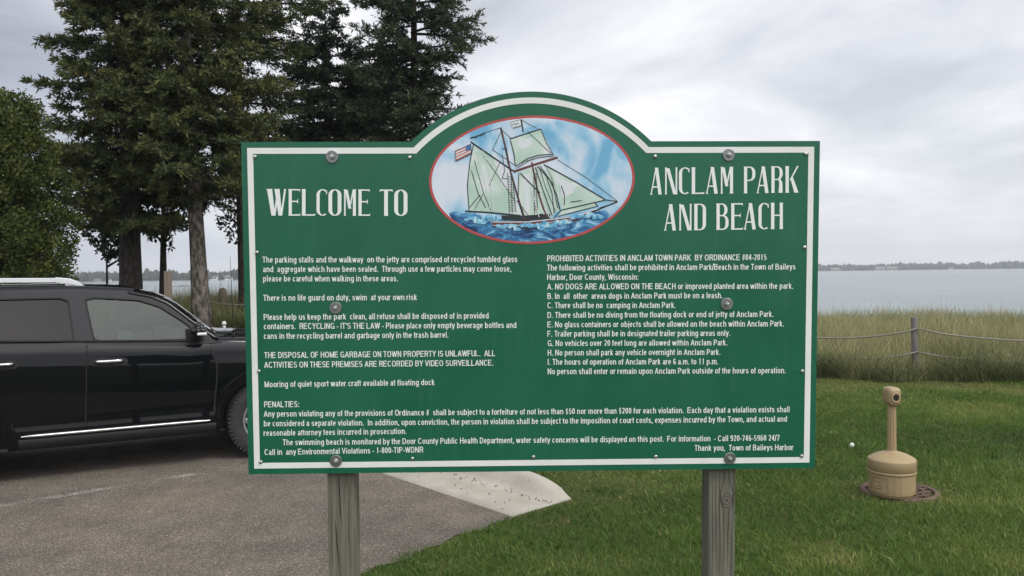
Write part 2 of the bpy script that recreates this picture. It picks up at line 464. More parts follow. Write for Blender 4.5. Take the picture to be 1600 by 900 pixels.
# tall dune grass
def scatter_dune(n, x0, x1, depth, dens_pow=1.35):
    x = RNG.uniform(x0, x1, n); dd = depth * RNG.random(n) ** dens_pow
    y0 = np.array([13.0] * n)
    for _ in range(6): y0 = y0 - dune_depth(x, y0)
    return x, y0 + dd, dd


x, y, dd = scatter_dune(210000, -14, 22, 15.5)
cl_ = vnoise(x, y, 1.6, 21) * 0.5 + vnoise(x, y, 4.5, 22) * 0.5
ok = (cl_ > 0.24 + 0.10 * (dd > 1.0)) & (x < 0.74 * y + 2) & (x > -0.52 * y - 2) & (y < shore(x) - 1.5)
x, y, dd, cl_ = x[ok], y[ok], dd[ok], cl_[ok]; n = len(x)
front = 1 - ss(dd, 0.35, 1.7)
leftside = ss(x, -2.0, -6.0)
h = RNG.uniform(0.38, 0.92, n) * (0.55 + 0.8 * cl_) * (0.62 + 0.5 * ss(dd, 0.0, 2.5))
h *= 1 - (0.26 + 0.12 * ss(dd, 4, 10)) * (1 - leftside)
tint = np.clip(0.55 + 0.3 * (vnoise(x, y, 0.5, 25) - 0.5) + 0.5 * (cl_ - .5) + 0.25 * (vnoise(x, y, 1.1, 27) - .5) - 0.27 * front - 0.10 * leftside + RNG.normal(0, 0.11, n), 0.0, 0.9)
dead = RNG.random(n) < 0.05; tint[dead] = RNG.uniform(0.8, 1.0, dead.sum())
stalk = RNG.random(n) < 0.05; h[stalk] *= 1.45; lean = RNG.uniform(0.12, 0.75, n); lean[stalk] = RNG.uniform(0.02, 0.2, stalk.sum()); tint[stalk] = RNG.uniform(0.6, 0.95, stalk.sum())
o = blades('dune_grass', np.column_stack((x, y)), h, RNG.uniform(0.003, 0.0065, n) * (1 - 0.35 * stalk), lean, tint, m_dune, 4)
tag(o, 'tall olive and straw coloured beach grass', 'grass', kind='stuff')
# lower clumps overhanging the lawn edge
x = RNG.uniform(-10, 14, 26000); y0 = np.full(len(x), 13.0)
for _ in range(6): y0 = y0 - dune_depth(x, y0)
y = y0 + RNG.uniform(-0.12, 0.7, len(x)); cl_ = vnoise(x, y * 0.5, 2.2, 31)
ok = cl_ > 0.22; x, y, cl_ = x[ok], y[ok], cl_[ok]; n = len(x)
o = blades('edge_grass', np.column_stack((x, y)), RNG.uniform(0.30, 0.78, n) * (0.6 + 0.65 * cl_), RNG.uniform(0.003, 0.006, n), RNG.uniform(0.35, 1.15, n),
           np.clip(0.10 + 0.42 * vnoise(x, y, 2.7, 33) + RNG.normal(0, 0.12, n), 0, 0.8), m_dune, 4)
tag(o, 'dark green arching grass along the lawn edge', 'grass', kind='stuff')
# ------------------------------------------------------------------ the sign
ca, cb_, cc_ = 0.03724066, 0.00659292, 0.02282681
RB = (Matrix.Rotation(cc_, 3, 'Z') @ Matrix.Rotation(cb_, 3, 'Y') @ Matrix.Rotation(ca, 3, 'X'))
BO = Vector((0.06371869, 2.63409595, 1.21029118)); BW, BH = 1.83, 1.0559
ZB = 1.235                                   # board bottom above the sign's own origin
bx_, by_, bz_ = RB.col[0], RB.col[1], RB.col[2]


def b2(px, py):
    d = ray(px, py); k = (BO - CAM).dot(by_) / d.dot(by_); P = CAM + d * k - BO
    return P.dot(bx_), P.dot(bz_)


sign = bpy.data.objects.new('park_sign', None); COL.objects.link(sign)
sign.matrix_world = Matrix.Translation(BO - bz_ * ZB) @ RB.to_4x4()
tag(sign, 'green park welcome sign with white lettering and ship painting on two wooden posts', 'sign')

m_green = mat('sign_green', (0.012, 0.125, 0.072), 0.32, spec=0.5); t, b = nt(m_green)
f = noise(t, objco(t), 2.6, 5, 0.6); f2 = noise(t, objco(t), 40, 4, 0.7)
t.links.new(mixc(t, ramp(t, [(0.55, 0.0), (0.8, 0.35)], f2), ramp(t, [(0.3, (0.006, 0.104, 0.056)), (0.7, (0.010, 0.129, 0.073))], f), (0.03, 0.15, 0.10)), b.inputs['Base Color'])
t.links.new(ramp(t, [(0.3, 0.27), (0.7, 0.42)], f), b.inputs['Roughness'])
stk = noise(t, mapped(t, objco(t), (1, 1, 0.07)), 34, 5, 0.65); drt = noise(t, objco(t), 3.4, 4, 0.6, 0.5); prev = b.inputs['Base Color'].links[0].from_socket
amt = mth(t, 'MULTIPLY', ramp(t, [(0.50, 0.0), (0.75, 0.42)], stk), ramp(t, [(0.40, 0.0), (0.65, 1.0)], drt))
t.links.new(mixc(t, amt, prev, (0.06, 0.17, 0.125)), b.inputs['Base Color'])
m_white = vary('sign_white', (0.74, 0.75, 0.73), (0.82, 0.83, 0.81), 6, 0.4)
m_edge = vary('sign_edge', (0.02, 0.12, 0.08), (0.05, 0.16, 0.12), 60, 0.6)
fl, fr_, apx = b2(642.6, 224), b2(1017.4, 222), b2(829, 143)
cu = (fl[0] + fr_[0]) / 2; hc = (fr_[0] - fl[0]) / 2; rise = apx[1] - BH
AR = (hc * hc + rise * rise) / (2 * rise); cv = apx[1] - AR


def outline(d, n=48):
    top = BH - d; R_ = AR - d; hu = math.sqrt(max(R_ * R_ - (top - cv) ** 2, 0)); a0 = math.atan2(top - cv, hu)
    pts = [(-BW / 2 + d, d), (BW / 2 - d, d), (BW / 2 - d, top)]
    for k in range(n + 1):
        a = a0 + (math.pi - 2 * a0) * k / n; pts.append((cu + R_ * math.cos(a), cv + R_ * math.sin(a)))
    pts.append((-BW / 2 + d, top)); return pts


def L3(u, v, dep=0.0): return (u, -dep, v + ZB)


ob = outline(0.0); n = len(ob)
bm = bmesh.new(); vs_ = [bm.verts.new(L3(u, v)) for u, v in ob]; bm.faces.new(vs_)
bmesh.ops.triangulate(bm, faces=bm.faces[:])
mb = MB(); mb.bm(bm)
if True:
    fr = [L3(u, v) for u, v in ob]; bk_ = [L3(u, v, -0.019) for u, v in ob]
    mb.add(fr + bk_, [(i, i + n, (i + 1) % n + n, (i + 1) % n) for i in range(n)], 1)
    bm = bmesh.new(); bm.faces.new([bm.verts.new(p) for p in bk_[::-1]]); bmesh.ops.triangulate(bm, faces=bm.faces[:]); mb.bm(bm, 1)
panel = mb.build('panel', [m_green, m_edge], sign)
# white stripe
o1, o2 = outline(0.0185), outline(0.037)
mb = MB(); mb.add([L3(u, v, 0.0007) for u, v in o1] + [L3(u, v, 0.0007) for u, v in o2], [(i, (i + 1) % n, (i + 1) % n + n, i + n) for i in range(n)])
mb.build('border_stripe', m_white, panel)


# a plain condensed grotesque drawn stroke by stroke: x 0..1 across the letter, y in cap heights
ADV = dict(zip('abcdefghijklmnopqrstuvwxyz', (556, 611, 556, 611, 556, 333, 611, 611, 278, 278, 556, 278, 889, 611, 611, 611, 611, 389, 556, 333, 611, 556, 778, 556, 556, 500)))
ADV.update(zip('ABCDEFGHIJKLMNOPQRSTUVWXYZ', (722, 722, 722, 722, 667, 611, 778, 722, 278, 556, 722, 611, 833, 722, 778, 667, 778, 722, 667, 611, 722, 667, 944, 667, 667, 611)))
ADV.update({c: 556 for c in '0123456789#$'}); ADV.update({' ': 278, '.': 278, ',': 278, ':': 300, '-': 333, '/': 278, "'": 238})


def E_(cx, cy, rx, ry, a0, a1, n=9, p=0.78):
    out = []
    for k in range(n + 1):
        a = rad(a0 + (a1 - a0) * k / n); c_, s_ = math.cos(a), math.sin(a)
        out.append((cx + rx * math.copysign(abs(c_) ** p, c_), cy + ry * math.copysign(abs(s_) ** p, s_)))
    return out


h_ = .075; XT = .665; OX = lambda: E_(.5, .37, .5, .295, 0, 360, 16); V_ = lambda x, a=0, b=1: [(x, a), (x, b)]
GS = {'a': [E_(.48, .49, .44, .175, 165, 0) + [(.92, 0)], E_(.46, .225, .46, .15, 0, 360, 14)], 'b': [V_(0), OX()], 'c': [E_(.5, .37, .5, .295, 42, 318, 14)], 'd': [V_(1), OX()],
      'e': [E_(.5, .37, .5, .295, 0, 318, 14), [(.04, .365), (.96, .365)]], 'f': [E_(.95, .78, .55, .145, 95, 180, 5) + [(.4, 0)], [(0, XT), (.95, XT)]],
      'g': [OX(), [(1, .74), (1, -.02)] + E_(.5, -.02, .5, .19, 0, -155, 8)], 'h': [V_(0), E_(.5, .45, .5, .215, 180, 0, 8) + [(1, 0)]], 'i': [V_(.5, 0, .74), V_(.5, .87, 1.0)],
      'j': [[(.6, .74), (.6, -.05)] + E_(.1, -.05, .5, .16, 0, -80, 4), V_(.6, .87, 1.0)], 'k': [V_(0), [(.92, .74), (.08, .30)], [(.34, .44), (1, 0)]], 'l': [V_(.5)],
      'm': [V_(0, 0, .74), E_(.25, .45, .25, .215, 180, 0, 6) + [(.5, 0)], E_(.75, .45, .25, .215, 180, 0, 6) + [(1, 0)]], 'n': [V_(0, 0, .74), E_(.5, .45, .5, .215, 180, 0, 8) + [(1, 0)]],
      'o': [OX()], 'p': [V_(0, -.27, .74), OX()], 'q': [V_(1, -.27, .74), OX()], 'r': [V_(.1, 0, .74), E_(.95, .40, .85, .26, 180, 88, 5)],
      's': [E_(.5, .515, .46, .15, 22, 270, 9) + E_(.5, .22, .48, .15, 90, -160, 9)], 't': [[(.42, .93), (.42, .20)] + E_(.85, .20, .43, .13, 180, 265, 4), [(0, XT), (.95, XT)]],
      'u': [[(0, .74)] + E_(.5, .29, .5, .215, 180, 360, 8) + [(1, .74)], V_(1, 0, .4)], 'v': [[(0, .74), (.5, .02)], [(.5, .02), (1, .74)]], 'w': [[(0, .74), (.25, .02)], [(.25, .02), (.5, .72)], [(.5, .72), (.75, .02)], [(.75, .02), (1, .74)]],
      'x': [[(0, .74), (1, 0)], [(0, 0), (1, .74)]], 'y': [[(0, .74), (.52, .04)], [(1, .74), (.42, -.12), (.3, -.19), (.08, -.19)]], 'z': [[(0, XT), (.95, XT)], [(.92, .66), (.08, .08)], [(0, h_), (1, h_)]],
      'A': [[(0, 0), (.5, .97)], [(.5, .97), (1, 0)], [(.2, .30), (.8, .30)]], 'B': [V_(0), [(0, 1 - h_)] + E_(.45, .735, .48, .19, 90, -90, 8) + [(0, .545)], [(.45, .525)] + E_(.45, .30, .55, .225, 90, -90, 8) + [(0, h_)]],
      'C': [E_(.5, .5, .5, .425, 38, 322, 16)], 'D': [V_(0), [(0, 1 - h_)] + E_(.45, .5, .55, .425, 90, -90, 12) + [(0, h_)]], 'E': [V_(0), [(0, 1 - h_), (1, 1 - h_)], [(0, .52), (.92, .52)], [(0, h_), (1, h_)]],
      'F': [V_(0), [(0, 1 - h_), (1, 1 - h_)], [(0, .50), (.88, .50)]], 'G': [E_(.5, .5, .5, .425, 38, 345, 16), [(.55, .44), (1.04, .44)], V_(1, 0, .44)], 'H': [V_(0), V_(1), [(0, .52), (1, .52)]], 'I': [V_(.5)],
      'J': [[(1, 1), (1, .30)] + E_(.5, .29, .5, .215, 0, -180, 9)], 'K': [V_(0), [(1, 1), (.05, .38)], [(.32, .58), (1.05, 0)]], 'L': [V_(0), [(0, h_), (1, h_)]], 'M': [V_(0), V_(1), [(0, .97), (.5, .05)], [(.5, .05), (1, .97)]],
      'N': [V_(0), V_(1), [(0, .97), (1, .03)]], 'O': [E_(.5, .5, .5, .425, 0, 360, 20)], 'P': [V_(0), [(0, 1 - h_)] + E_(.5, .69, .5, .235, 90, -90, 9) + [(0, .455)]], 'R': [V_(0), [(0, 1 - h_)] + E_(.5, .715, .48, .21, 90, -90, 9) + [(0, .505)], [(.6, .48), (.88, .36), (.93, 0)]],
      'S': [E_(.5, .715, .48, .21, 18, 270, 10) + E_(.5, .29, .5, .215, 90, -165, 10)], 'T': [V_(.5), [(0, 1 - h_), (1, 1 - h_)]], 'U': [[(0, 1)] + E_(.5, .30, .5, .225, 180, 360, 9) + [(1, 1)]], 'V': [[(0, 1), (.5, .03)], [(.5, .03), (1, 1)]],
      'W': [[(0, 1), (.26, .03)], [(.26, .03), (.5, .97)], [(.5, .97), (.74, .03)], [(.74, .03), (1, 1)]], 'X': [[(0, 1), (1, 0)], [(0, 0), (1, 1)]], 'Y': [[(0, 1), (.5, .42)], [(1, 1), (.5, .42)], V_(.5, 0, .45)], 'Z': [[(0, 1 - h_), (1, 1 - h_)], [(.95, .93), (.05, .07)], [(0, h_), (1, h_)]],
      '0': [E_(.5, .5, .5, .425, 0, 360, 16)], '1': [V_(.62), [(.62, .93), (.1, .74)]], '2': [E_(.5, .69, .48, .235, 165, -20, 9) + [(.05, .10)], [(0, h_), (1, h_)]], '3': [E_(.48, .72, .46, .205, 155, -85, 9), E_(.48, .29, .5, .215, 85, -155, 9)],
      '4': [V_(.76), [(.70, .97), (.02, .28)], [(0, .25), (1.05, .25)]], '5': [[(.95, 1 - h_), (.18, 1 - h_), (.08, .48)], E_(.48, .32, .5, .245, 140, -155, 10)], '6': [E_(.5, .31, .5, .235, 0, 360, 13), E_(.55, .5, .55, .425, 180, 55, 7)], '7': [[(0, 1 - h_), (1, 1 - h_)], [(.96, .92), (.36, 0)]],
      '8': [E_(.5, .72, .44, .205, 0, 360, 13), E_(.5, .29, .5, .215, 0, 360, 13)], '9': [E_(.5, .69, .5, .235, 0, 360, 13), E_(.45, .5, .55, .425, 0, -125, 7)], '#': [[(.2, 0), (.42, 1)], [(.6, 0), (.82, 1)], [(0, .34), (.95, .34)], [(.05, .66), (1, .66)]],
      '$': [E_(.5, .69, .48, .19, 18, 270, 9) + E_(.5, .31, .5, .19, 90, -165, 9), V_(.5, -.08, 1.06)], '.': [V_(.5, 0, .15)], ',': [[(.5, .15), (.5, 0)], [(.5, .04), (.1, -.14)]], ':': [V_(.5, 0, .15), V_(.5, .56, .71)], '-': [[(0, .35), (1, .35)]], '/': [[(0, -.05), (1, 1.05)]], "'": [V_(.5, .68, 1)]}


def text_line(lines, mats_, name='lettering', cap=0.0192, wgt=0.142):
    """lines: (words, x0, y0, x1, y1) measured in photograph pixels; one mesh per block"""
    verts, faces = [], []; hw = cap * wgt / 2; k_ = 0
    for words, x0, y0, x1, y1 in lines:
        A_, B_ = Vector(b2(x0, y0)), Vector(b2(x1, y1)); L_ = (B_ - A_).length; ex = (B_ - A_).normalized(); ey = Vector((-ex.y, ex.x))
        sx = L_ / sum(ADV[c] for c in words); pen = 0.0
        for ch in words:
            w_ = ADV[ch] * sx; lb = hw + (0.10 if ch not in 'AVWYvwyxX' else 0.03) * min(w_, 600 * sx)
            if ch in "il.,:'I1j": lb = w_ * .5 - hw * .6
            elif ch in 'tf': lb = w_ * .05
            elif ch in 'T': lb = w_ * .06
            elif ch in '-/r': lb = w_ * .13
            elif ch in 'zZ7EFL#': lb = hw * .6 + .06 * w_
            hw_ = hw; hw = hw_ * (.62 if ch in '#$' else 1.0)
            for st in GS.get(ch, []):
                dep_ = 0.0009 + 0.000008 * (k_ % 40); k_ += 1
                q = [(pen + lb + (w_ - 2 * lb) * u, v * cap) for u, v in st]; closed = math.hypot(q[0][0] - q[-1][0], q[0][1] - q[-1][1]) < 1e-6 and len(q) > 4
                o0 = len(verts); m_ = len(q)
                for i, (x_, y_) in enumerate(q):
                    a_ = q[i - 1] if i else (q[-2] if closed else q[0]); b_ = q[i + 1] if i < m_ - 1 else (q[1] if closed else q[-1])
                    dx, dy = b_[0] - a_[0], b_[1] - a_[1]; l_ = math.hypot(dx, dy) + 1e-12; nx_, ny_ = -dy / l_ * hw, dx / l_ * hw * .92
                    for s_ in (1, -1):
                        p_ = A_ + ex * (x_ + s_ * nx_) + ey * (y_ + s_ * ny_); verts.append(L3(p_.x, p_.y, dep_))
                faces += [(o0 + 2 * i, o0 + 2 * i + 1, o0 + 2 * i + 3, o0 + 2 * i + 2) for i in range(m_ - 1)]
            pen += w_; hw = hw_
    mb = MB(); mb.add(verts, faces); return mb.build(name, mats_, panel)


m_letter = mat('letter_white', (0.80, 0.83, 0.81), 0.45)
c5 = lambda x, y: (380 + x / 2.5, 380 + y / 2.5)
c6 = lambda x, y: (830 + x / 2.5, 380 + y / 2.5)
ln = lambda f_, w_, x0, y0, x1, y1: (w_, *f_(x0, y0), *f_(x1, y1))
text_line([ln(c5, 'The parking stalls and the walkway  on the jetty are comprised of recycled tumbled glass', 75, 76, 1072, 74),
           ln(c5, 'and  aggregate which have been sealed.  Through use a few particles may come loose,', 77, 113, 1048, 111),
           ln(c5, 'please be careful when walking in these areas.', 77, 150, 606, 149)], m_letter)
text_line([ln(c5, 'There is no life guard on duty, swim  at your own risk', 78, 225, 680, 222)], m_letter)
text_line([ln(c5, 'Please help us keep the park  clean, all refuse shall be disposed of in provided', 79, 300, 960, 294),
           ln(c5, "containers.  RECYCLING - IT'S THE LAW - Please place only empty beverage bottles and", 80, 336, 1068, 331),
           ln(c5, 'cans in the recycling barrel and garbage only in the trash barrel.', 80, 374, 803, 369)], m_letter)
text_line([ln(c5, 'THE DISPOSAL OF HOME GARBAGE ON TOWN PROPERTY IS UNLAWFUL.  ALL', 82, 449, 986, 441),
           ln(c5, 'ACTIVITIES ON THESE PREMISES ARE RECORDED BY VIDEO SURVEILLANCE.', 82, 487, 978, 478)], m_letter)
text_line([ln(c5, 'Mooring of quiet sport water craft available at floating dock', 83, 563, 749, 554)], m_letter)
text_line([ln(c5, 'PENALTIES:', 81, 641, 221, 640),
           ('Any person violating any of the provisions of Ordinance #  shall be subject to a forfeiture of not less than $50 nor more than $200 for each violation.  Each day that a violation exists shall', 412, 651.2, 1234, 644),
           ('be considered a separate violation.  In addition, upon conviction, the person in violation shall be subject to the imposition of court costs, expenses incurred by the Town, and actual and', 412, 666.2, 1230, 658.8),
           ('reasonable attorney fees incurred in prosecution.', 412, 681, 635.6, 678)], m_letter)
text_line([('The swimming beach is monitored by the Door County Public Health Department, water safety concerns will be displayed on this post.  For information  - Call 920-746-5960 24/7', 441.6, 695.6, 1218, 688.4),
           ('Call in  any Environmental Violations - 1-800-TIP-WDNR', 413, 711, 662, 707)], m_letter)
text_line([('Thank you,  Town of Baileys Harbor', 1084.8, 704.4, 1240, 703.2)], m_letter)
text_line([ln(c6, w_, x0, y0, x1, y1) for w_, x0, y0, x1, y1 in (
    ('PROHIBITED ACTIVITIES IN ANCLAM TOWN PARK  BY ORDINANCE #04-2015', 61, 71, 920, 66),
    ('The following activities shall be prohibited in Anclam Park/Beach in the Town of Baileys', 61, 107, 1033, 103),
    ('Harbor, Door County, Wisconsin:', 61, 144, 420, 143),
    ('A. NO DOGS ARE ALLOWED ON THE BEACH or improved planted area within the park.', 62, 181, 1024, 178),
    ('B. In  all  other  areas dogs in Anclam Park must be on a leash.', 62, 218, 748, 215),
    ('C. There shall be no  camping in Anclam Park.', 62, 254, 565, 253),
    ('D. There shall be no diving from the floating dock or end of jetty of Anclam Park.', 62, 292, 947, 288),
    ('E. No glass containers or objects shall be allowed on the beach within Anclam Park.', 63, 329, 988, 325),
    ('F. Trailer parking shall be in designated trailer parking areas only.', 63, 365, 778, 362),
    ('G. No vehicles over 20 feet long are allowed within Anclam Park.', 63, 402, 767, 399),
    ('H. No person shall park any vehicle overnight in Anclam Park.', 63, 439, 740, 436),
    ('I. The hours of operation of Anclam Park are 6 a.m. to 11 p.m.', 63, 475, 731, 473),
    ('No person shall enter or remain upon Anclam Park outside of the hours of operation.', 63, 512, 995, 508))], m_letter)

# tall display letters: strokes in a unit box; T thick, t thin
T_, t_ = 0.275, 0.10


def bez(pts, n=14):
    out = []
    for k in range(n + 1):
        u = k / n; q_ = [Vector(p) for p in pts]
        while len(q_) > 1: q_ = [a.lerp(b_, u) for a, b_ in zip(q_, q_[1:])]
        out.append(tuple(q_[0]))
    return out


def ring_strip(outer, inner): return [(outer[i], outer[i + 1], inner[i + 1], inner[i]) for i in range(len(outer) - 1)]


def ell(cx, cy, rx, ry, a0, a1, n=22): return [(cx + rx * math.cos(rad(a0 + (a1 - a0) * k / n)), cy + ry * math.sin(rad(a0 + (a1 - a0) * k / n))) for k in range(n + 1)]


def qd(x0, y0, x1, y1): return [[(x0, y0), (x1, y0), (x1, y1), (x0, y1)]]


def stem(x, w): return [[(x - .02, 0), (x + w + .02, 0), (x + w, .06), (x, .06)], [(x, .06), (x + w, .06), (x + w, .94), (x, .94)], [(x, .94), (x + w, .94), (x + w + .02, 1), (x - .02, 1)]]


def diag(x0, y0, x1, y1, w): return [[(x0, y0), (x0 + w, y0), (x1 + w, y1), (x1, y1)]]


def bowl(x, y0, y1, xr, w=0.27, th=0.045):
    h_ = (y1 - y0) / 2; cy = (y0 + y1) / 2; k = min(h_, 0.22)
    so, si = [], []
    for s_, a0, a1 in ((1, 90, 0), (-1, 0, -90)):
        so += ell(xr - 0.5, cy + s_ * (h_ - k), 0.5, k, a0, a1, 10)
        si += ell(xr - 0.5, cy + s_ * (h_ - k), 0.5 - w, k - th, a0, a1, 10)
    so = [(x, y1)] + so + [(x, y0)]; si = [(x, y1 - th)] + si + [(x, y0 + th)]
    return ring_strip(so, si)


def glyph(ch):
    if ch == 'A': return diag(-.02, 0, .42, 1, t_) + diag(.68, 0, .36, 1, T_ + .02) + qd(.17, .26, .75, .31) + qd(-.05, 0, .16, .03)
    if ch == 'N': return stem(0, .13) + diag(.66, 0, .08, .97, T_) + stem(.86, .13)
    if ch == 'L': return stem(0, T_) + [[(T_, 0), (1, 0), (1.03, .10), (.95, .055), (T_, .05)]]
    if ch == 'E': return stem(0, T_) + [[(T_, 0), (1, 0), (1.03, .11), (.95, .055), (T_, .05)], [(T_, 1), (T_, .95), (.92, .945), (1.0, .88), (.99, 1)], [(T_, .56), (.72, .56), (.82, .64), (.82, .44), (.72, .51), (T_, .51)]]
    if ch == 'T': return stem(.34, T_ + .02) + [[(0, 1), (-.02, .90), (.07, .945), (.93, .945), (1.02, .90), (1.0, 1)]]
    if ch == 'O': return ring_strip(ell(.5, .78, .5, .22, 0, 180) + ell(.5, .22, .5, .22, 180, 360) + [(1.0, .78)], ell(.5, .78, .21, .18, 0, 180) + ell(.5, .22, .21, .18, 180, 360) + [(.71, .78)])
    if ch == 'C': return ring_strip(ell(.55, .78, .55, .22, 48, 180) + ell(.55, .22, .55, .22, 180, 312), ell(.55, .78, .26, .18, 48, 180) + ell(.55, .22, .26, .18, 180, 312)) + [[(.82, .93), (.95, .97), (.97, .82), (.90, .80)]]
    if ch == 'M': return stem(0, .13) + diag(.36, .27, .07, .98, T_ * .9) + diag(.40, .27, .72, .98, .12) + stem(.74, T_ - .02)
    if ch == 'W': return [[(.0, 1), (.28, 1), (.44, 0), (.24, 0)]] + diag(.36, 0, .50, .75, .10) + [[(.40, 1), (.68, 1), (.82, 0), (.62, 0)]] + diag(.72, 0, .93, 1, .10) + qd(-.04, .965, .30, .985)
    if ch == 'P': return stem(0, T_) + bowl(T_, .46, 1, 1.0)
    if ch == 'D': return stem(0, T_) + bowl(T_, 0, 1, 1.0, .28)
    if ch == 'B': return stem(0, T_) + bowl(T_, .52, 1, .94) + bowl(T_, 0, .56, 1.03)
    if ch == 'R': return stem(0, T_) + bowl(T_, .48, 1, .98) + [[(.62, 0), (.98, 0), (.96, .38), (.80, .52), (.60, .52), (.68, .36)]]
    if ch == 'K': return stem(0, T_) + diag(.32, .47, .95, 1, .14) + [[(.72, 0), (1.08, 0), (.58, .62), (.42, .50)]]
    if ch == 'H': return stem(0, T_) + stem(.72, T_ - .02) + qd(T_, .50, .72, .55)
    return []


def title(spans, fn, y0, y1, yt0, yt1, cut):
    """spans: (letter, x0, x1); baseline y0..y1 and cap line yt0..yt1 over the line's width"""
    mb = MB(); xs_ = [s_[1] for s_ in spans]; xa, xb = min(xs_), max(s_[2] for s_ in spans); k = 0
    for i_, (ch, xl, xr) in enumerate(spans):
        if i_ == cut: mb.build('lettering', m_letter, panel); mb = MB()
        for pl in glyph(ch):
            q_ = []
            for u, v in pl:
                x_ = xl + (xr - xl) * u; w_ = (x_ - xa) / (xb - xa); yb = y0 + (y1 - y0) * w_; yt = yt0 + (yt1 - yt0) * w_
                q_.append(L3(*b2(*fn(x_, yb + (yt - yb) * v)), 0.0009 + 0.00002 * (k % 24)))
            mb.poly(q_); k += 1
    mb.build('lettering', m_letter, panel)


c7 = lambda x, y: (370 + x / 4.09, 200 + y / 4.09)
c8 = lambda x, y: (980 + x / 4.09, 200 + y / 4.09)
title([('W', 193, 312), ('E', 332, 405), ('L', 417, 500), ('C', 510, 580), ('O', 586, 669), ('M', 686, 762), ('E', 778, 851), ('T', 914, 996), ('O', 1006, 1091)], c7, 560, 562, 389, 394, 7)
title([('A', 150, 222), ('N', 242, 320), ('C', 330, 400), ('L', 412, 490), ('A', 505, 580), ('M', 598, 676), ('P', 746, 818), ('A', 830, 905), ('R', 921, 994), ('K', 1011, 1088)], c8, 426, 413, 254, 243, 6)
title([('A', 239, 313), ('N', 333, 411), ('D', 428, 503), ('B', 570, 645), ('E', 664, 738), ('A', 748, 823), ('C', 838, 906), ('H', 918, 996)], c8, 656, 646, 487, 477, 3)

# painted oval: a two-masted ship under sail
m_red = vary('oval_red', (0.42, 0.06, 0.06), (0.50, 0.09, 0.08), 20, 0.4)
m_psky = mat('painted_sky', (0.5, 0.7, 0.85), 0.4); t, b = nt(m_psky)
co_ = objco(t); f = noise(t, mapped(t, co_, (1, 1, 1), (0, 0.6, 0), (1.2, 0, 0.35)), 6.0, 3, 0.5, 0.8); f2 = noise(t, co_, 30, 4, 0.6, 0.6)
f = mth(t, 'ADD', f, mth(t, 'MULTIPLY', mth(t, 'SUBTRACT', f2, 0.5), 0.12))
t.links.new(ramp(t, [(0.36, (0.16, 0.42, 0.64)), (0.45, (0.33, 0.57, 0.75)), (0.53, (0.55, 0.68, 0.80)), (0.6, (0.68, 0.73, 0.82))], f), b.inputs['Base Color'])
m_psea = mat('painted_sea', (0.05, 0.2, 0.4), 0.4); t, b = nt(m_psea)
f = noise(t, mapped(t, objco(t), (0.6, 1, 1.3)), 26, 5, 0.65, 1.2)
t.links.new(ramp(t, [(0.36, (0.012, 0.035, 0.11)), (0.48, (0.03, 0.14, 0.33)), (0.56, (0.08, 0.30, 0.52)), (0.66, (0.42, 0.68, 0.80))], f), b.inputs['Base Color'])
m_foam = mat('painted_foam', (0.3, 0.6, 0.75), 0.4); t, b = nt(m_foam)
f = noise(t, objco(t), 55, 4, 0.7, 1.0)
t.links.new(ramp(t, [(0.35, (0.05, 0.28, 0.52)), (0.5, (0.20, 0.50, 0.70)), (0.64, (0.60, 0.78, 0.85))], f), b.inputs['Base Color'])
m_sail = mat('painted_sail', (0.5, 0.65, 0.55), 0.4); t, b = nt(m_sail)
f = noise(t, objco(t), 11, 3, 0.5, 0.5)
t.links.new(ramp(t, [(0.4, (0.44, 0.60, 0.51)), (0.55, (0.56, 0.69, 0.61)), (0.65, (0.70, 0.74, 0.74))], f), b.inputs['Base Color'])
m_ink = mat('painted_ink', (0.02, 0.03, 0.035), 0.45); m_brown = mat('painted_brown', (0.13, 0.045, 0.04), 0.45)
m_pale = mat('painted_pale', (0.68, 0.72, 0.74), 0.45); m_blue = mat('painted_blue', (0.06, 0.16, 0.36), 0.45); m_fred = mat('painted_flag_red', (0.50, 0.13, 0.13), 0.45)
PM = [m_red, m_psky, m_psea, m_foam, m_sail, m_ink, m_brown, m_pale, m_blue, m_fred]
mb = MB(); LV = [0.0009]


def c3(x, y): return b2(640 + x / 3.4605, 140 + y / 3.4615)


def pp(pts, m):                              # one painted patch, each a hair above the last
    LV[0] += 0.000012
    bm_ = bmesh.new(); f_ = bm_.faces.new([bm_.verts.new(L3(*c3(*p), LV[0])) for p in pts]); bmesh.ops.triangulate(bm_, faces=[f_])
    for f_ in bm_.faces:
        if f_.normal.y > 0: f_.normal_flip()
    mb.bm(bm_, m)


def pl(pts, w, m=5):
    for a, b_ in zip(pts, pts[1:]):
        d_ = Vector((b_[0] - a[0], b_[1] - a[1])); q_ = Vector((-d_.y, d_.x)).normalized() * (w / 2)
        pp([(a[0] - q_.x, a[1] - q_.y), (b_[0] - q_.x, b_[1] - q_.y), (b_[0] + q_.x, b_[1] + q_.y), (a[0] + q_.x, a[1] + q_.y)], m)


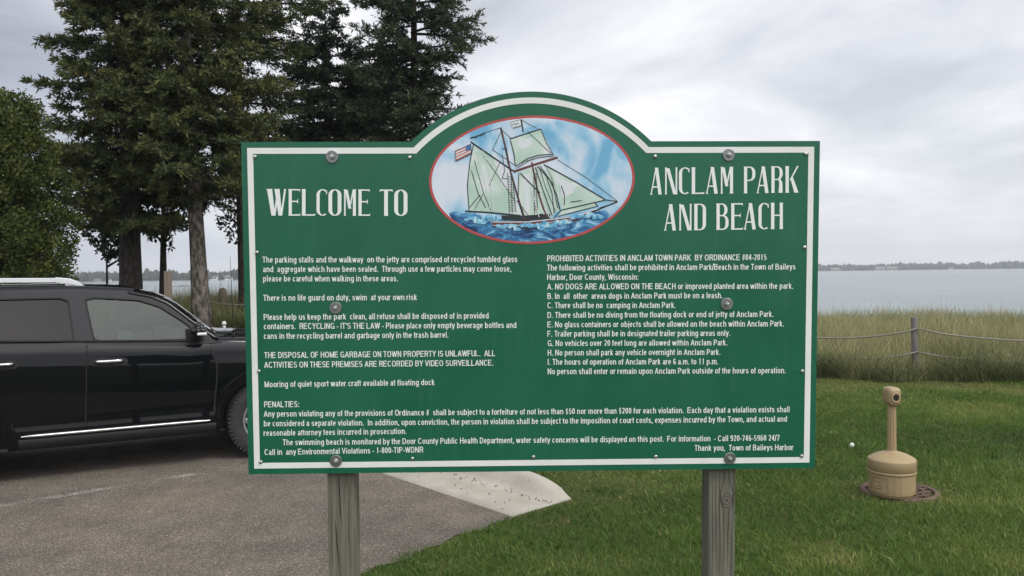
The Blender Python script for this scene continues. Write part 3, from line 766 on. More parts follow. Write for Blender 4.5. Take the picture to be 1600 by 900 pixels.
EC = (661, 488)
tilt_ = rad(0.9)
def oval(rx, ry, n=90): return [(EC[0] + rx * math.cos(2 * math.pi * k / n) + 0.0 * ry, EC[1] + ry * math.sin(2 * math.pi * k / n) - 0.02 * rx * math.cos(2 * math.pi * k / n)) for k in range(n)]
pp(oval(556, 347), 0); pp(oval(542, 334), 1)
def on_oval(a, rx=542, ry=334): return (EC[0] + rx * math.cos(rad(a)), EC[1] + ry * math.sin(rad(a)) - 0.02 * rx * math.cos(rad(a)))
rr = random.Random(5)
sea_top = [(x_, 668 + 0.00009 * 0 + 14 * math.sin(x_ / 60.0) + rr.uniform(-6, 6) + (30 * math.exp(-((x_ - 640) / 220) ** 2))) for x_ in range(240, 1085, 16)]
pp([on_oval(a) for a in np.linspace(38.5, 143.5, 40)] + [(212, 668)] + sea_top, 2)
for sl in ([(345, 300), (325, 400), (312, 520), (322, 655), (600, 675), (575, 590), (545, 440), (470, 385)],
           [(590, 450), (690, 418), (690, 520), (735, 670), (620, 695), (590, 600)],
           [(690, 415), (740, 440), (790, 520), (812, 650), (760, 690), (720, 620), (700, 540)],
           [(730, 408), (900, 500), (1060, 595), (820, 648), (800, 560), (770, 470)],
           [(1005, 610), (1020, 630), (800, 685), (822, 655)],
           [(545, 270), (710, 213), (745, 290), (778, 352), (690, 362), (620, 388), (572, 415), (562, 340)]): pp(sl, 4)
for sl in ([(440, 330), (540, 440), (560, 560), (500, 520)], [(590, 275), (660, 262), (660, 300), (610, 320), (585, 300)], [(620, 460), (650, 450), (650, 680), (625, 690)], [(800, 470), (900, 520), (880, 560), (830, 590)]): pp(sl, 7)
pp([(450, 738), (440, 712), (640, 712), (900, 682), (1015, 640), (985, 672), (900, 712), (740, 748), (480, 752)], 6)
pp([(495, 680), (600, 682), (760, 672), (760, 700), (620, 712), (500, 706)], 5)
pl([(443, 716), (640, 716), (900, 686), (1012, 644)], 5, 7); pl([(450, 735), (640, 733), (890, 700)], 3, 7); pl([(450, 741), (700, 752)], 4, 5)
pl([(493, 205), (520, 320), (545, 440), (585, 580), (622, 700)], 10, 6); pl([(489, 205), (516, 320), (541, 440), (581, 580), (615, 700)], 3, 5)
pl([(603, 162), (614, 230)], 8, 5); pl([(660, 392), (690, 540), (722, 640), (745, 692)], 9, 6); pl([(672, 392), (702, 540), (734, 640), (757, 692)], 4, 7)
pl([(330, 283), (445, 362), (560, 440)], 9, 5); pl([(540, 268), (710, 213)], 7, 5); pl([(560, 445), (680, 405), (800, 367)], 13, 6); pl([(300, 658), (420, 664), (600, 682)], 9, 5); pl([(965, 672), (1125, 605)], 7, 5)
for path, w_ in (([(493, 207), (400, 235), (330, 265)], 3), ([(345, 300), (325, 400), (312, 520), (322, 655)], 5), ([(800, 380), (960, 480), (1125, 605)], 3), ([(725, 405), (900, 500), (1060, 597)], 7), ([(1060, 597), (1125, 605)], 5), ([(1060, 597), (940, 625), (820, 652)], 6), ([(1000, 612), (1018, 630), (800, 686)], 5), ([(820, 652), (780, 695)], 5),
                 ([(400, 360), (480, 470), (575, 610)], 3), ([(350, 380), (400, 560), (440, 655)], 3), ([(335, 440), (370, 560), (412, 640)], 4), ([(490, 390), (430, 520)], 3), ([(322, 640), (380, 570)], 4), ([(350, 650), (400, 560)], 3), ([(545, 275), (565, 350), (572, 415)], 5), ([(710, 215), (740, 290), (778, 355)], 4), ([(500, 215), (450, 325), (570, 410)], 3), ([(500, 220), (545, 260)], 3), ([(605, 163), (650, 190), (690, 210)], 3), ([(640, 228), (715, 300), (765, 345)], 3),
                 ([(590, 450), (587, 600), (622, 695)], 4), ([(598, 452), (650, 505), (705, 560)], 6), ([(692, 415), (760, 490), (795, 570), (812, 650)], 6), ([(705, 412), (775, 510), (800, 640)], 4), ([(680, 420), (720, 540), (770, 680)], 5), ([(740, 470), (770, 560), (782, 670)], 4), ([(820, 520), (838, 570), (836, 625)], 4), ([(700, 420), (740, 540), (790, 660)], 3),
                 ([(530, 450), (540, 670)], 3), ([(548, 450), (556, 668)], 3), ([(560, 500), (575, 665)], 3), ([(670, 430), (676, 672)], 3), ([(684, 450), (692, 668)], 3), ([(580, 600), (650, 690)], 3), ([(640, 690), (720, 672)], 5), ([(575, 414), (640, 372), (700, 354), (775, 350)], 5), ([(580, 424), (645, 384), (700, 366), (780, 360)], 4), ([(870, 608), (930, 600)], 4), ([(1000, 660), (1030, 672), (1020, 640)], 3), ([(1025, 640), (1120, 610)], 4), ([(500, 350), (515, 440), (500, 480), (535, 482)], 3), ([(500, 320), (525, 320), (530, 400)], 4)): pl(path, w_)
for k in range(14): pl([(532 + k * 0.6, 470 + k * 14), (560 + k * 0.9, 474 + k * 14)], 2)
for k in range(13): pl([(670, 455 + k * 16), (690, 459 + k * 16)], 2)
for k in range(6): pl([(610 + k * 29, 402 - k * 9 - 2), (608 + k * 29, 388 - k * 6)], 2.5)
pl([(395, 330), (432, 440), (455, 655)], 4, 7); pl([(365, 330), (410, 500), (435, 640)], 3, 7); pl([(655, 520), (700, 690)], 4, 7)
for k in range(7):                          # flag
    a, b_ = k / 7, (k + 1) / 7
    q_ = lambda u, v: (247 + 84 * u, 332 - 38 * u + v * (54 - 2 * u) + 5 * math.sin(u * 6))
    pp([q_(0, a), q_(.5, a), q_(1, a), q_(1, b_), q_(.5, b_), q_(0, b_)], 9 if k % 2 == 0 else 7)
pp([(302, 308), (331, 295), (332, 325), (304, 334)], 8)
pl([(247, 332), (290, 315), (331, 295), (334, 348), (252, 388), (247, 332)], 3)
pp([(543, 178), (600, 163), (605, 195), (560, 208)], 7); pl([(543, 178), (600, 163), (605, 195), (560, 208)], 3); pl([(555, 195), (565, 182), (572, 196), (582, 178), (592, 190)], 3)
pl([(330, 262), (345, 255), (352, 262), (370, 250), (385, 248), (410, 236)], 5)
for k in range(38):                         # foam along the hull
    x_ = 262 + k * 21.5 + rr.uniform(-6, 6)
    yb = 700 + 62 * math.exp(-((x_ - 620) / 260.0) ** 2) + rr.uniform(-12, 14) - (0.035 * max(0, x_ - 760) if True else 0) - 18
    if x_ < 455: yb = 690 + rr.uniform(-8, 30)
    w_ = rr.uniform(16, 30); h_ = rr.uniform(9, 18)
    if ((x_ - EC[0]) / 520) ** 2 + ((yb + 10 - EC[1]) / 315) ** 2 > 1: continue
    pp([(x_ + w_ * math.cos(2 * math.pi * j / 11) * rr.uniform(.7, 1.1), yb + h_ * math.sin(2 * math.pi * j / 11) * rr.uniform(.7, 1.15)) for j in range(11)], 3)
mb.build('ship_painting', PM, panel)

# fixings
m_zinc = vary('galvanised', (0.20, 0.21, 0.21), (0.34, 0.35, 0.35), 60, 0.42, bmp=0.1, metal=0.85)
m_bolt = vary('bolt_steel', (0.45, 0.45, 0.44), (0.6, 0.6, 0.58), 80, 0.35, metal=0.9)
toF = Matrix.Rotation(math.pi / 2, 4, 'X')   # lathe axis +Z -> -Y (out of the board)
for px, py in ((519, 245), (1138.5, 242), (524.5, 481), (1135.5, 475), (525, 720), (1140, 716)):
    u, v = b2(px, py); M_ = Matrix.Translation(L3(u, v, 0.0)) @ toF
    mb = MB(); mb.lathe([(0.0195, 0.001), (0.0195, 0.0030), (0.0185, 0.0036), (0.009, 0.0034)], 28, 0, False, M_)
    w_ = mb.build('washer', m_zinc, panel)
    mb = MB(); mb.lathe([(0.0085, 0.0036), (0.0085, 0.0085), (0.007, 0.0105)], 6, 0, False, M_ @ Matrix.Rotation(random.uniform(0, 1), 4, 'Z'))
    mb.lathe([(0.0042, 0.0105), (0.0042, 0.014), (0.0035, 0.0145)], 12, 0, True, M_)
    mb.build('bolt', m_bolt, panel)
for px, py in ((398.5, 245), (640, 246), (1023.5, 244.5), (1259, 240.5), (401.5, 394.5), (1257, 386.5), (404.5, 580), (1253.5, 580), (407.5, 722), (644.5, 716.5), (833.5, 714), (1024.5, 713.5), (1252.5, 712.5)):
    u, v = b2(px, py); M_ = Matrix.Translation(L3(u, v, 0.0)) @ toF
    mb = MB(); mb.lathe([(0.0062, 0.001), (0.0060, 0.0024), (0.0045, 0.0040), (0.002, 0.0046)], 16, 0, True, M_)
    mb.build('screw', m_bolt, panel)

# posts
m_post = mat('weathered_post', (0.2, 0.19, 0.16), 0.85, spec=0.2); t, b = nt(m_post)
co_ = objco(t)
gr = noise(t, mapped(t, co_, (1, 1, 0.03)), 120, 7, 0.7, 0.35); g2 = noise(t, mapped(t, co_, (1, 1, 0.25)), 9, 4)
wv = N(t, 'ShaderNodeTexWave', wave_type='RINGS', i_Scale=9.0, i_Distortion=3.0, i_Detail=3.0); t.links.new(mapped(t, co_, (1, 1, 0.05)), wv.inputs['Vector'])
pc = ramp(t, [(0.28, (0.075, 0.073, 0.061)), (0.5, (0.146, 0.142, 0.120)), (0.72, (0.208, 0.200, 0.172))], gr)
pc = mixc(t, 1.0, pc, ramp(t, [(0.3, (0.8, 0.84, 0.78)), (0.7, (1.15, 1.12, 1.05))], g2), 'MULTIPLY')
pc = mixc(t, 1.0, pc, ramp(t, [(0.0, 0.82), (0.5, 1.05), (1.0, 1.0)], wv.outputs[0]), 'MULTIPLY')
t.links.new(pc, b.inputs['Base Color']); bump(t, b, gr, 0.6, 0.004)
m_crack = mat('wood_check', (0.02, 0.018, 0.015), 0.9); m_knot = mat('knot_wood', (0.055, 0.048, 0.036), 0.8); m_knot2 = mat('knot_pale', (0.15, 0.135, 0.11), 0.8)
for k, px in enumerate((530.5, 1131.5)):
    u, v = b2(px, 742); w_ = 0.0445
    mb = MB(); mb.box((u - w_, 0.021, -0.45), (u + w_, 0.11, ZB + 1.02), 0, 0.006)
    o = mb.build('post', m_post, sign)
    def crack(pts, wd):
        mb_ = MB(); n_ = len(pts); a_ = []
        for i, (px_, py_) in enumerate(pts):
            uu, vv = b2(px_, py_); hw = wd * (1 - abs(2 * i / (n_ - 1) - 1) ** 2) + 0.0002
            a_ += [(uu - hw, 0.0202, vv + ZB), (uu + hw, 0.0202, vv + ZB)]
        mb_.add(a_, [(2 * i, 2 * i + 1, 2 * i + 3, 2 * i + 2) for i in range(n_ - 1)])
        return mb_
    if k == 0:
        c_ = crack([(528, 742), (528.5, 765), (529.5, 790), (530.5, 808), (532, 826)], 0.0016); c_2 = crack([(522, 815), (523.5, 835), (525, 856), (527, 875), (529, 905)], 0.0017)
        c_.add(c_2.v, c_2.f); c_3 = crack([(543, 742), (543.5, 790), (543, 840), (544, 890)], 0.0006); c_.add(c_3.v, c_3.f); c_3 = crack([(517, 770), (516.5, 830), (517, 900)], 0.0006); c_.add(c_3.v, c_3.f)
        c_.build('wood_split', m_crack, o)
    else:
        c_ = MB()
        for pts, wd in (([(1134, 737), (1133, 755), (1129, 770), (1129, 785), (1133, 800), (1134, 840), (1133.5, 905)], 0.0008), ([(1140, 737), (1143, 755), (1149, 772), (1148, 790), (1142, 802), (1140, 840), (1139, 905)], 0.0008), ([(1127, 737), (1126.5, 790), (1128, 850), (1127.5, 905)], 0.0006), ([(1121, 737), (1121, 800), (1122, 905)], 0.0006), ([(1146, 805), (1146.5, 860), (1146, 905)], 0.0005), ([(1116, 737), (1116.5, 830), (1115.5, 905)], 0.0006)):
            q_ = crack(pts, wd); c_.add(q_.v, q_.f)
        c_.build('wood_split', m_crack, o)
        kb = MB()
        for rx, ry, dy, m_ in ((0.0165, 0.0245, 0.0200, 0), (0.0140, 0.0215, 0.0197, 1), (0.0105, 0.0160, 0.0194, 0), (0.0085, 0.0130, 0.0191, 1), (0.0038, 0.0050, 0.0188, 0)):
            uu, vv = b2(1138.5, 784.5)
            kb.poly([(uu + rx * math.cos(a_) * (1 + .12 * math.sin(2 * a_ + 1)), dy, vv + ZB + ry * math.sin(a_) * (1 + .1 * math.sin(3 * a_))) for a_ in np.linspace(0, 2 * math.pi, 22)[:-1]], m_)
        kb.build('knot', [m_knot, m_knot2], o)

# ------------------------------------------------------------------ ash receptacle on its drain grate
m_tan = vary('tan_plastic', (0.315, 0.232, 0.122), (0.37, 0.275, 0.150), 7, 0.5, bmp=0.12, dist=0.002)
m_hole = mat('dark_opening', (0.01, 0.009, 0.008), 0.8); m_stick = vary('sticker', (0.35, 0.45, 0.35), (0.7, 0.72, 0.68), 220, 0.5)
m_iron = vary('cast_iron', (0.070, 0.043, 0.030), (0.15, 0.092, 0.062), 24, 0.75, bmp=0.4, dist=0.004)
gz0 = gz(*GRATE) + 0.012
gr_ = empty('drain_grate', (GRATE[0], GRATE[1], gz0)); tag(gr_, 'round rusty cast iron drain grate set in the lawn', 'drain grate')
mb = MB(); mb.lathe([(0.262, -0.02), (0.262, 0.008), (0.268, 0.011), (0.300, 0.010), (0.306, -0.02)], 48, cap=False)
mb.build('ring', m_iron, gr_)
mb = MB()
for r_ in range(-3, 4):                     # chevron bars
    for k in range(-4, 5):
        cx, cy = k * 0.062, r_ * 0.078
        if math.hypot(cx, cy) > 0.235: continue
        a_ = 0.55 if r_ % 2 == 0 else -0.55
        mb.box((-0.042, -0.010, -0.02), (0.042, 0.010, 0.010), 0, 0.003, Matrix.Translation((cx, cy, 0)) @ Matrix.Rotation(a_ + 0.9, 4, 'Z'))
for k in range(-3, 4):
    hl = math.sqrt(max(0.262 ** 2 - (k * 0.078) ** 2, 0)); mb.box((-hl, k * 0.078 + 0.030, -0.025), (hl, k * 0.078 + 0.048, 0.008), 0, 0.002, Matrix.Rotation(0.35, 4, 'Z'))
mb.build('bars', m_iron, gr_)
mb = MB(); mb.lathe([(0.27, -0.024), (0.001, -0.026)], 32); mb.build('pit', m_hole, gr_)

ash = empty('ash_receptacle', (ASH[0], ASH[1], gz(*ASH) + 0.022), rad(-8)); ash.scale = (0.915, 0.915, 1.0); tag(ash, 'tan plastic cigarette ash receptacle with tall neck standing on the drain grate', 'ash receptacle')
mb = MB()
mb.lathe([(0.155, 0.0), (0.172, 0.0), (0.176, 0.012), (0.186, 0.020), (0.189, 0.05), (0.194, 0.176), (0.197, 0.180)], 22, 0, False)
mb.lathe([(0.197, 0.181), (0.2015, 0.186), (0.2015, 0.197), (0.196, 0.202)], 44, 0, True, cap=False)
base = mb.build('base', m_tan, ash)
# raised emblem panel on the left front
def cyl(a, z, r): return (r * math.sin(a) * 1.0, -r * math.cos(a), z)
mb = MB(); A0, A1 = rad(-78), rad(-28); rows = []
r_of = lambda z: 0.1893 + (z - 0.05) * 0.04
for z0, z1, a0, a1 in ((0.040, 0.047, A0, A1), (0.161, 0.168, A0, A1), (0.047, 0.161, A0, A0 + 0.03), (0.047, 0.161, A1 - 0.03, A1)):
    n_ = 10; g0 = [cyl(a0 + (a1 - a0) * k / n_, z0, r_of(z0) + .0045) for k in range(n_ + 1)]; g1 = [cyl(a0 + (a1 - a0) * k / n_, z1, r_of(z1) + .0045) for k in range(n_ + 1)]
    h0 = [cyl(a0 + (a1 - a0) * k / n_, z0, r_of(z0) - .004) for k in range(n_ + 1)]; h1 = [cyl(a0 + (a1 - a0) * k / n_, z1, r_of(z1) - .004) for k in range(n_ + 1)]
    mb.grid([h0, g0, g1, h1], 0, False)
am = (A0 + A1) / 2; rz_ = lambda z: r_of(z) + 0.001
mb.tube([cyl(am + 0.20 * math.cos(x_), 0.112 + 0.040 * math.sin(x_), rz_(0.1)) for x_ in np.linspace(rad(-190), rad(-5), 14)], 0.0045, 6)
mb.tube([cyl(am + 0.12 * math.cos(x_), 0.115 + 0.022 * math.sin(x_), rz_(0.1)) for x_ in np.linspace(rad(-185), rad(0), 12)], 0.0045, 6)
mb.tube([cyl(am - 0.16, 0.140, rz_(.14)), cyl(am + .02, 0.132, rz_(.13)), cyl(am + 0.19, 0.140, rz_(.14))], 0.004, 6)
mb.tube([cyl(am + 0.01, 0.137, rz_(.13)), cyl(am + .015, 0.115, rz_(.11))], 0.004, 6)
mb.build('emblem', m_tan, base)
mb = MB(); mb.poly([cyl(rad(40), 0.222, 0.2005), cyl(rad(48), 0.224, 0.2005), cyl(rad(48), 0.244, 0.1985), cyl(rad(40), 0.242, 0.1985)])
lid = MB(); lid.lathe([(0.196, 0.2025), (0.2005, 0.206), (0.1995, 0.283), (0.198, 0.2895), (0.191, 0.294), (0.170, 0.307), (0.135, 0.323), (0.095, 0.337), (0.060, 0.345), (0.046, 0.349), (0.042, 0.356)], 56)
lid = lid.build('dome_lid', m_tan, ash); mb.build('sticker', m_stick, lid)
mb = MB(); npt = 40; prof_ = []
for k in range(npt):
    a_ = 2 * math.pi * k / npt; g_ = 0.0045 if (k % 5 == 0) else 0.0
    prof_.append((math.cos(a_) * (0.0385 - g_), math.sin(a_) * (0.0385 - g_)))
rows = [[(x_ * s_, y_ * s_, z_) for x_, y_ in prof_ + prof_[:1]] for z_, s_ in ((0.335, 1.06), (0.365, 1.0), (0.545, 0.975), (0.547, 0.985), (0.70, 0.95), (0.735, 0.98))]
mb.grid(rows, 0, False); mb.build('neck', m_tan, ash)
# head: rounded hood with a round opening facing right-front
bm = bmesh.new(); bmesh.ops.create_cube(bm, size=1.0)
for v_ in bm.verts: v_.co = Vector((v_.co.x * 0.122, v_.co.y * 0.150, v_.co.z * 0.150 + 0.795)); v_.co.x *= (1.0 if v_.co.z > 0.79 else 0.86)
bmesh.ops.bevel(bm, geom=bm.edges[:], offset=0.040, segments=5, affect='EDGES', profile=0.55)
hm = Matrix.Rotation(rad(11), 4, 'Z'); mb = MB(); mb.bm(bm, 0, hm, True); head = mb.build('head', m_tan, ash)
hT = hm @ Matrix.Translation((0.0, -0.0745, 0.792)) @ toF
mb = MB(); mb.lathe([(0.040, 0.0), (0.043, 0.004), (0.036, 0.006), (0.026, 0.001)], 28, 0, True, hT, cap=False); mb.build('collar', m_tan, head)
mb = MB(); mb.lathe([(0.027, 0.0015), (0.001, 0.0012)], 24, 0, False, hT); mb.build('opening', m_hole, head)

wb_ = at(1331, 700, 8.2); bx0, by0 = float(wb_.x), 8.05
p0 = CAM + ray(1331, 700) * ((0.03 - CZ) / ray(1331, 700).z)
mb = MB(); mb.lathe([(0.004, -0.02), (0.018, -0.012), (0.024, 0.004), (0.021, 0.018), (0.010, 0.027), (0.001, 0.029)], 14)
tag(mb.build('ball', vary('ball_white', (0.6, 0.6, 0.55), (0.75, 0.75, 0.7), 60, 0.8), None, (p0.x, p0.y, 0.055)), 'small round white puffball lying in the lawn left of the tan ash receptacle', 'ball')  # small round white object of unknown kind
#@@PART3@@
# ------------------------------------------------------------------ the parked car
A2 = np.array((-4.41535, 7.31737)); HD = rad(27.8397); hv = np.array((math.cos(HD), math.sin(HD))); nv_ = np.array((hv[1], -hv[0]))
car_o = A2 - nv_ * 0.925
car = empty('parked_car', (car_o[0], car_o[1], 0.006), HD)
tag(car, 'glossy black sport utility vehicle with silver roof rails parked behind the sign', 'car')
m_paint = mat('black_paint', (0.003, 0.0034, 0.005), 0.25, 0.0, 0.72, 0.06)
m_trim = mat('black_trim', (0.012, 0.012, 0.013), 0.5); m_rub = mat('black_rubber', (0.010, 0.010, 0.010), 0.75)
m_pillar = mat('pillar_paint', (0.012, 0.012, 0.016), 0.35, 0.0, 0.15, 0.3)
m_chrome = mat('chrome', (0.80, 0.80, 0.80), 0.10, 1.0); m_silver = mat('silver_rail', (0.78, 0.79, 0.80), 0.32, 0.35)
m_seat = vary('seat_cloth', (0.10, 0.10, 0.095), (0.15, 0.145, 0.135), 30, 0.9); m_int = mat('cabin_plastic', (0.035, 0.035, 0.035), 0.7)
m_tyre = vary('tyre_rubber', (0.018, 0.018, 0.018), (0.035, 0.034, 0.032), 20, 0.85); m_rim = mat('alloy_rim', (0.42, 0.43, 0.44), 0.3, 0.9)
m_lens = mat('lamp_lens', (0.75, 0.76, 0.78), 0.08, 0.2, 1.0); m_tail = mat('tail_lens', (0.35, 0.01, 0.01), 0.1, 0, 1.0)


def glass(name, tint_, ior=1.5):
    m = mat(name); t, b = nt(m); t.nodes.remove(b)
    tr = N(t, 'ShaderNodeBsdfTransparent'); tr.inputs[0].default_value = (*tint_, 1)
    gl = N(t, 'ShaderNodeBsdfGlossy'); gl.inputs['Roughness'].default_value = 0.015
    fr_ = N(t, 'ShaderNodeFresnel'); fr_.inputs['IOR'].default_value = ior
    mx = N(t, 'ShaderNodeMixShader'); t.links.new(fr_.outputs[0], mx.inputs[0]); t.links.new(tr.outputs[0], mx.inputs[1]); t.links.new(gl.outputs[0], mx.inputs[2])
    t.links.new(mx.outputs[0], t.nodes['Material Output'].inputs[0]); return m


m_glass = glass('clear_glass', (0.52, 0.60, 0.54), 1.7); m_tint = glass('tinted_glass', (0.03, 0.033, 0.04), 1.5)

FWX, RWX, WR = 2.16, -0.57, 0.385
zt_pts = ([-1.62, -1.55, -0.14, 1.45, 1.66, 1.96, 2.5, 2.85, 3.03], [1.22, 1.29, 1.280, 1.210, 1.225, 1.205, 1.16, 1.09, 0.93])
def zt(x): return float(np.interp(x, *zt_pts))
def wtaper(x): return 1 - 0.16 * max(0, (x - 2.2) / 0.83) ** 2.2 - 0.10 * max(0, (-0.9 - x) / 0.72) ** 2.4
PZ = [0.28, 0.30, 0.36, 0.43, 0.47, 0.56, 0.75, 0.92, 1.02, 1.10]
PW = [0.80, 0.955, 0.985, 1.0, 1.0, 0.992, 1.0, 1.005, 1.002, 0.990]
def half_w(x, z):
    zt_ = zt(x); zs = PZ[:-2] + [zt_ - 0.19, zt_ - 0.09, zt_ - 0.025, zt_]; ws = PW[:-2] + [1.002, 0.988, 0.968, 0.950]
    return 0.925 * wtaper(x) * float(np.interp(z, zs, ws))


xs_ = [-1.62, -1.60, -1.5, -1.3] + list(np.arange(-1.1, 2.9, 0.1)) + [2.9, 2.96, 3.0, 3.02, 3.03]
rows = []
for x in xs_:
    zt_ = zt(x); k = 1.0
    if x > 2.9: k = 1 - 0.35 * ((x - 2.9) / 0.13) ** 2
    zs = [z for z in PZ[:-2]] + [zt_ - 0.19, zt_ - 0.12, zt_ - 0.06, zt_ - 0.02, zt_]
    zs = [0.28 if i == 0 else max(z, 0.28 + 0.001 * i) for i, z in enumerate(zs)]
    lift = 0.10 * max(0, (x - 2.5) / .5) + 0.12 * max(0, (-1.0 - x) / .6)
    half = [(half_w(x, z) * (k if x > 2.9 else 1), max(z, 0.28 + lift) if i < 3 else z) for i, z in enumerate(zs)]
    wt_ = half[-1][0]; crown = 0.045 if x > 1.66 else 0.0
    half += [(wt_ * .96, zt_ + .012 + crown * .2), (wt_ * .7, zt_ + .018 + crown * .6), (wt_ * .35, zt_ + .02 + crown * .9), (0, zt_ + .02 + crown)]
    rows.append([(x, -y, z) for y, z in half] + [(x, y, z) for y, z in half[-2::-1]])
mb = MB(); mb.grid(rows); nr, nc = len(rows), len(rows[0])
for i in range(len(mb.f)):                    # deck under the glasshouse is cabin trim, not paint
    r_, c_ = divmod(i, nc - 1)
    if -1.5 < xs_[r_] < 1.60 and 13 <= c_ < nc - 14: mb.m[i] = 1
mb.add([p for p in rows[0]], [tuple(range(nc))], 0); mb.add([p for p in rows[-1]], [tuple(range(nc))[::-1]], 0)
for i in range(nr - 1): mb.f.append((i * nc, (i + 1) * nc, (i + 1) * nc + nc - 1, i * nc + nc - 1)); mb.m.append(2); mb.sm.append(False)
tmp = mb.build('body_raw', [m_paint, m_int, m_trim])
bm = bmesh.new(); bm.from_mesh(tmp.data); bmesh.ops.remove_doubles(bm, verts=bm.verts[:], dist=1e-5); bmesh.ops.recalc_face_normals(bm, faces=bm.faces[:]); bm.to_mesh(tmp.data); bm.free()
cutters = []
for x in (FWX, RWX):
    for s_ in (-1, 1):
        cm = MB(); cm.lathe([(0.475, -0.22), (0.475, 0.22)], 40, 0, True, Matrix.Translation((x, s_ * 0.85, 0.42)) @ Matrix.Rotation(math.pi / 2, 4, 'X'))
        c_ = cm.build('cut', m_trim)
        bm = bmesh.new(); bm.from_mesh(c_.data); bmesh.ops.recalc_face_normals(bm, faces=bm.faces[:]); bm.to_mesh(c_.data); bm.free()
        md = tmp.modifiers.new('arch', 'BOOLEAN'); md.operation = 'DIFFERENCE'; md.object = c_; md.solver = 'EXACT'; cutters.append(c_)
bpy.context.view_layer.update()
me = bpy.data.meshes.new_from_object(tmp.evaluated_get(bpy.context.evaluated_depsgraph_get()))
for c_ in cutters + [tmp]: bpy.data.objects.remove(c_)
me.name = 'body'; body = link('body', me, car)
for p in me.polygons: p.use_smooth = True
try: me.set_sharp_from_angle(angle=rad(32))
except Exception: pass


def panel_grid(x0f, x1f, zs, off, nx=14, side=-1):
    rows = []
    for z in zs:
        a, b_ = x0f(z), x1f(z); rows.append([(x, side * (half_w(x, min(z, zt(x))) + off), z) for x in np.linspace(a, b_, nx)])
    return rows


def door(name, x0f, x1f, ztop):
    zs = [0.475, 0.51, 0.56, 0.65, 0.75, 0.85, 0.92, 0.98, 1.03, 1.07, 1.10, 1.14, 1.17] + [ztop - 0.03, ztop - .004]
    mb = MB(); g = panel_grid(x0f, x1f, zs, 0.007); mb.grid(g)
    rim_ = [g[0], list(reversed([r[-1] for r in g])), ]
    inn = panel_grid(x0f, x1f, zs, -0.006)
    mb.grid([g[0], inn[0]], 0, False); mb.grid([g[-1], inn[-1]], 0, False); mb.grid([[r[0] for r in g], [r[0] for r in inn]], 0, False); mb.grid([[r[-1] for r in g], [r[-1] for r in inn]], 0, False)
    return mb.build(name, m_paint, car)


fd = door('door', lambda z: float(np.interp(z, [.46, 1.24], [.520, .545])), lambda z: float(np.interp(z, [.46, .85, .96, 1.22], [1.632, 1.668, 1.672, 1.595])), 1.235)
def rdx(z): return RWX + math.sqrt(max(0.53 ** 2 - (z - .42) ** 2, 0)) if z < .86 else float(np.interp(z, [.86, 1.0, 1.28], [-0.20, -0.42, -0.50]))
rd = door('door', rdx, lambda z: float(np.interp(z, [.46, 1.24], [.508, .533])), 1.27)
seam = MB()                                   # dark shut line behind the doors
seam.grid(panel_grid(lambda z: float(np.interp(z, [.46, 1.24], [.495, .52])), lambda z: float(np.interp(z, [.46, 1.24], [.532, .557])), np.linspace(.475, 1.22, 10), 0.001, 3))
seam.build('door_seal', m_rub, body); seam = MB()
seam.grid(panel_grid(lambda z: float(np.interp(z, [.46, .85, .96, 1.22], [1.625, 1.661, 1.665, 1.588])), lambda z: float(np.interp(z, [.46, .85, .96, 1.22], [1.645, 1.681, 1.685, 1.608])), np.linspace(.475, 1.205, 10), 0.001, 3))
seam.build('door_seal', m_rub, body)

# chrome strip, sill
for nm, x0, x1, z, mt, dz, dy in (('chrome_strip', 0.0, 1.602, 0.432, m_chrome, 0.013, 0.024), ('sill', -0.02, 1.66, 0.345, m_trim, 0.055, 0.012)):
    mb = MB(); xs2 = np.linspace(x0, x1, 16); f_ = lambda x, zz, o_: (x, -(half_w(x, zz) + o_), zz)
    tp = lambda x: 1.0 if nm == 'sill' else min(1, (x - x0) / .03 + .35, (x1 - x) / .03 + .35)
    mb.grid([[f_(x, z - dz * tp(x), 0.0) for x in xs2], [f_(x, z - dz * .8 * tp(x), dy) for x in xs2], [f_(x, z + dz * .6 * tp(x), dy) for x in xs2], [f_(x, z + dz * tp(x), 0.0) for x in xs2]])
    mb.build(nm, mt, car)
# wheel arch lips
for x in (FWX, RWX):
    mb = MB(); r1 = []; r2 = []; r3 = []; r4 = []
    for a in np.linspace(rad(2), rad(178), 30):
        for lst, rr_, o_ in ((r1, .474, -.03), (r2, .474, .003), (r3, .492, .006), (r4, .520, .0008)):
            px, pz = x + rr_ * math.cos(a), .42 + rr_ * math.sin(a)
            lst.append((px, -(half_w(px, min(max(pz, .3), zt(px) - .03)) + o_), pz))
    mb.grid([r1, r2, r3, r4]); mb.build('wheel_arch', m_paint, car)

# handles
def handle(x0, x1, z, par):
    rc = MB(); xs2 = np.linspace(x0 - .03, x1 + .035, 9); q_ = lambda x, zz: (x, -(half_w(x, zz) + .0085), zz)
    cx, hw = (x0 + x1) / 2, (x1 - x0) / 2 + .035
    rc.poly([q_(cx + hw * math.copysign(abs(math.cos(a)) ** .6, math.cos(a)), z + .040 * math.copysign(abs(math.sin(a)) ** .7, math.sin(a)) - .004) for a in np.linspace(0, 2 * math.pi, 29)[:-1]])
    rc = rc.build('handle_recess', m_rub, par)
    hb = MB(); pth = [(x, -(half_w(x, z) + (.012 + .026 * math.sin(math.pi * min(1, max(0, (x - x0) / (x1 - x0)))) ** .5)), z + .006) for x in np.linspace(x0, x1, 9)]
    hb.tube(pth, [.011] + [.0145] * 7 + [.011], 10); hb.build('handle', m_chrome, par)
handle(0.60, 0.845, 1.064, fd); handle(-0.28, -0.04, 1.085, rd)

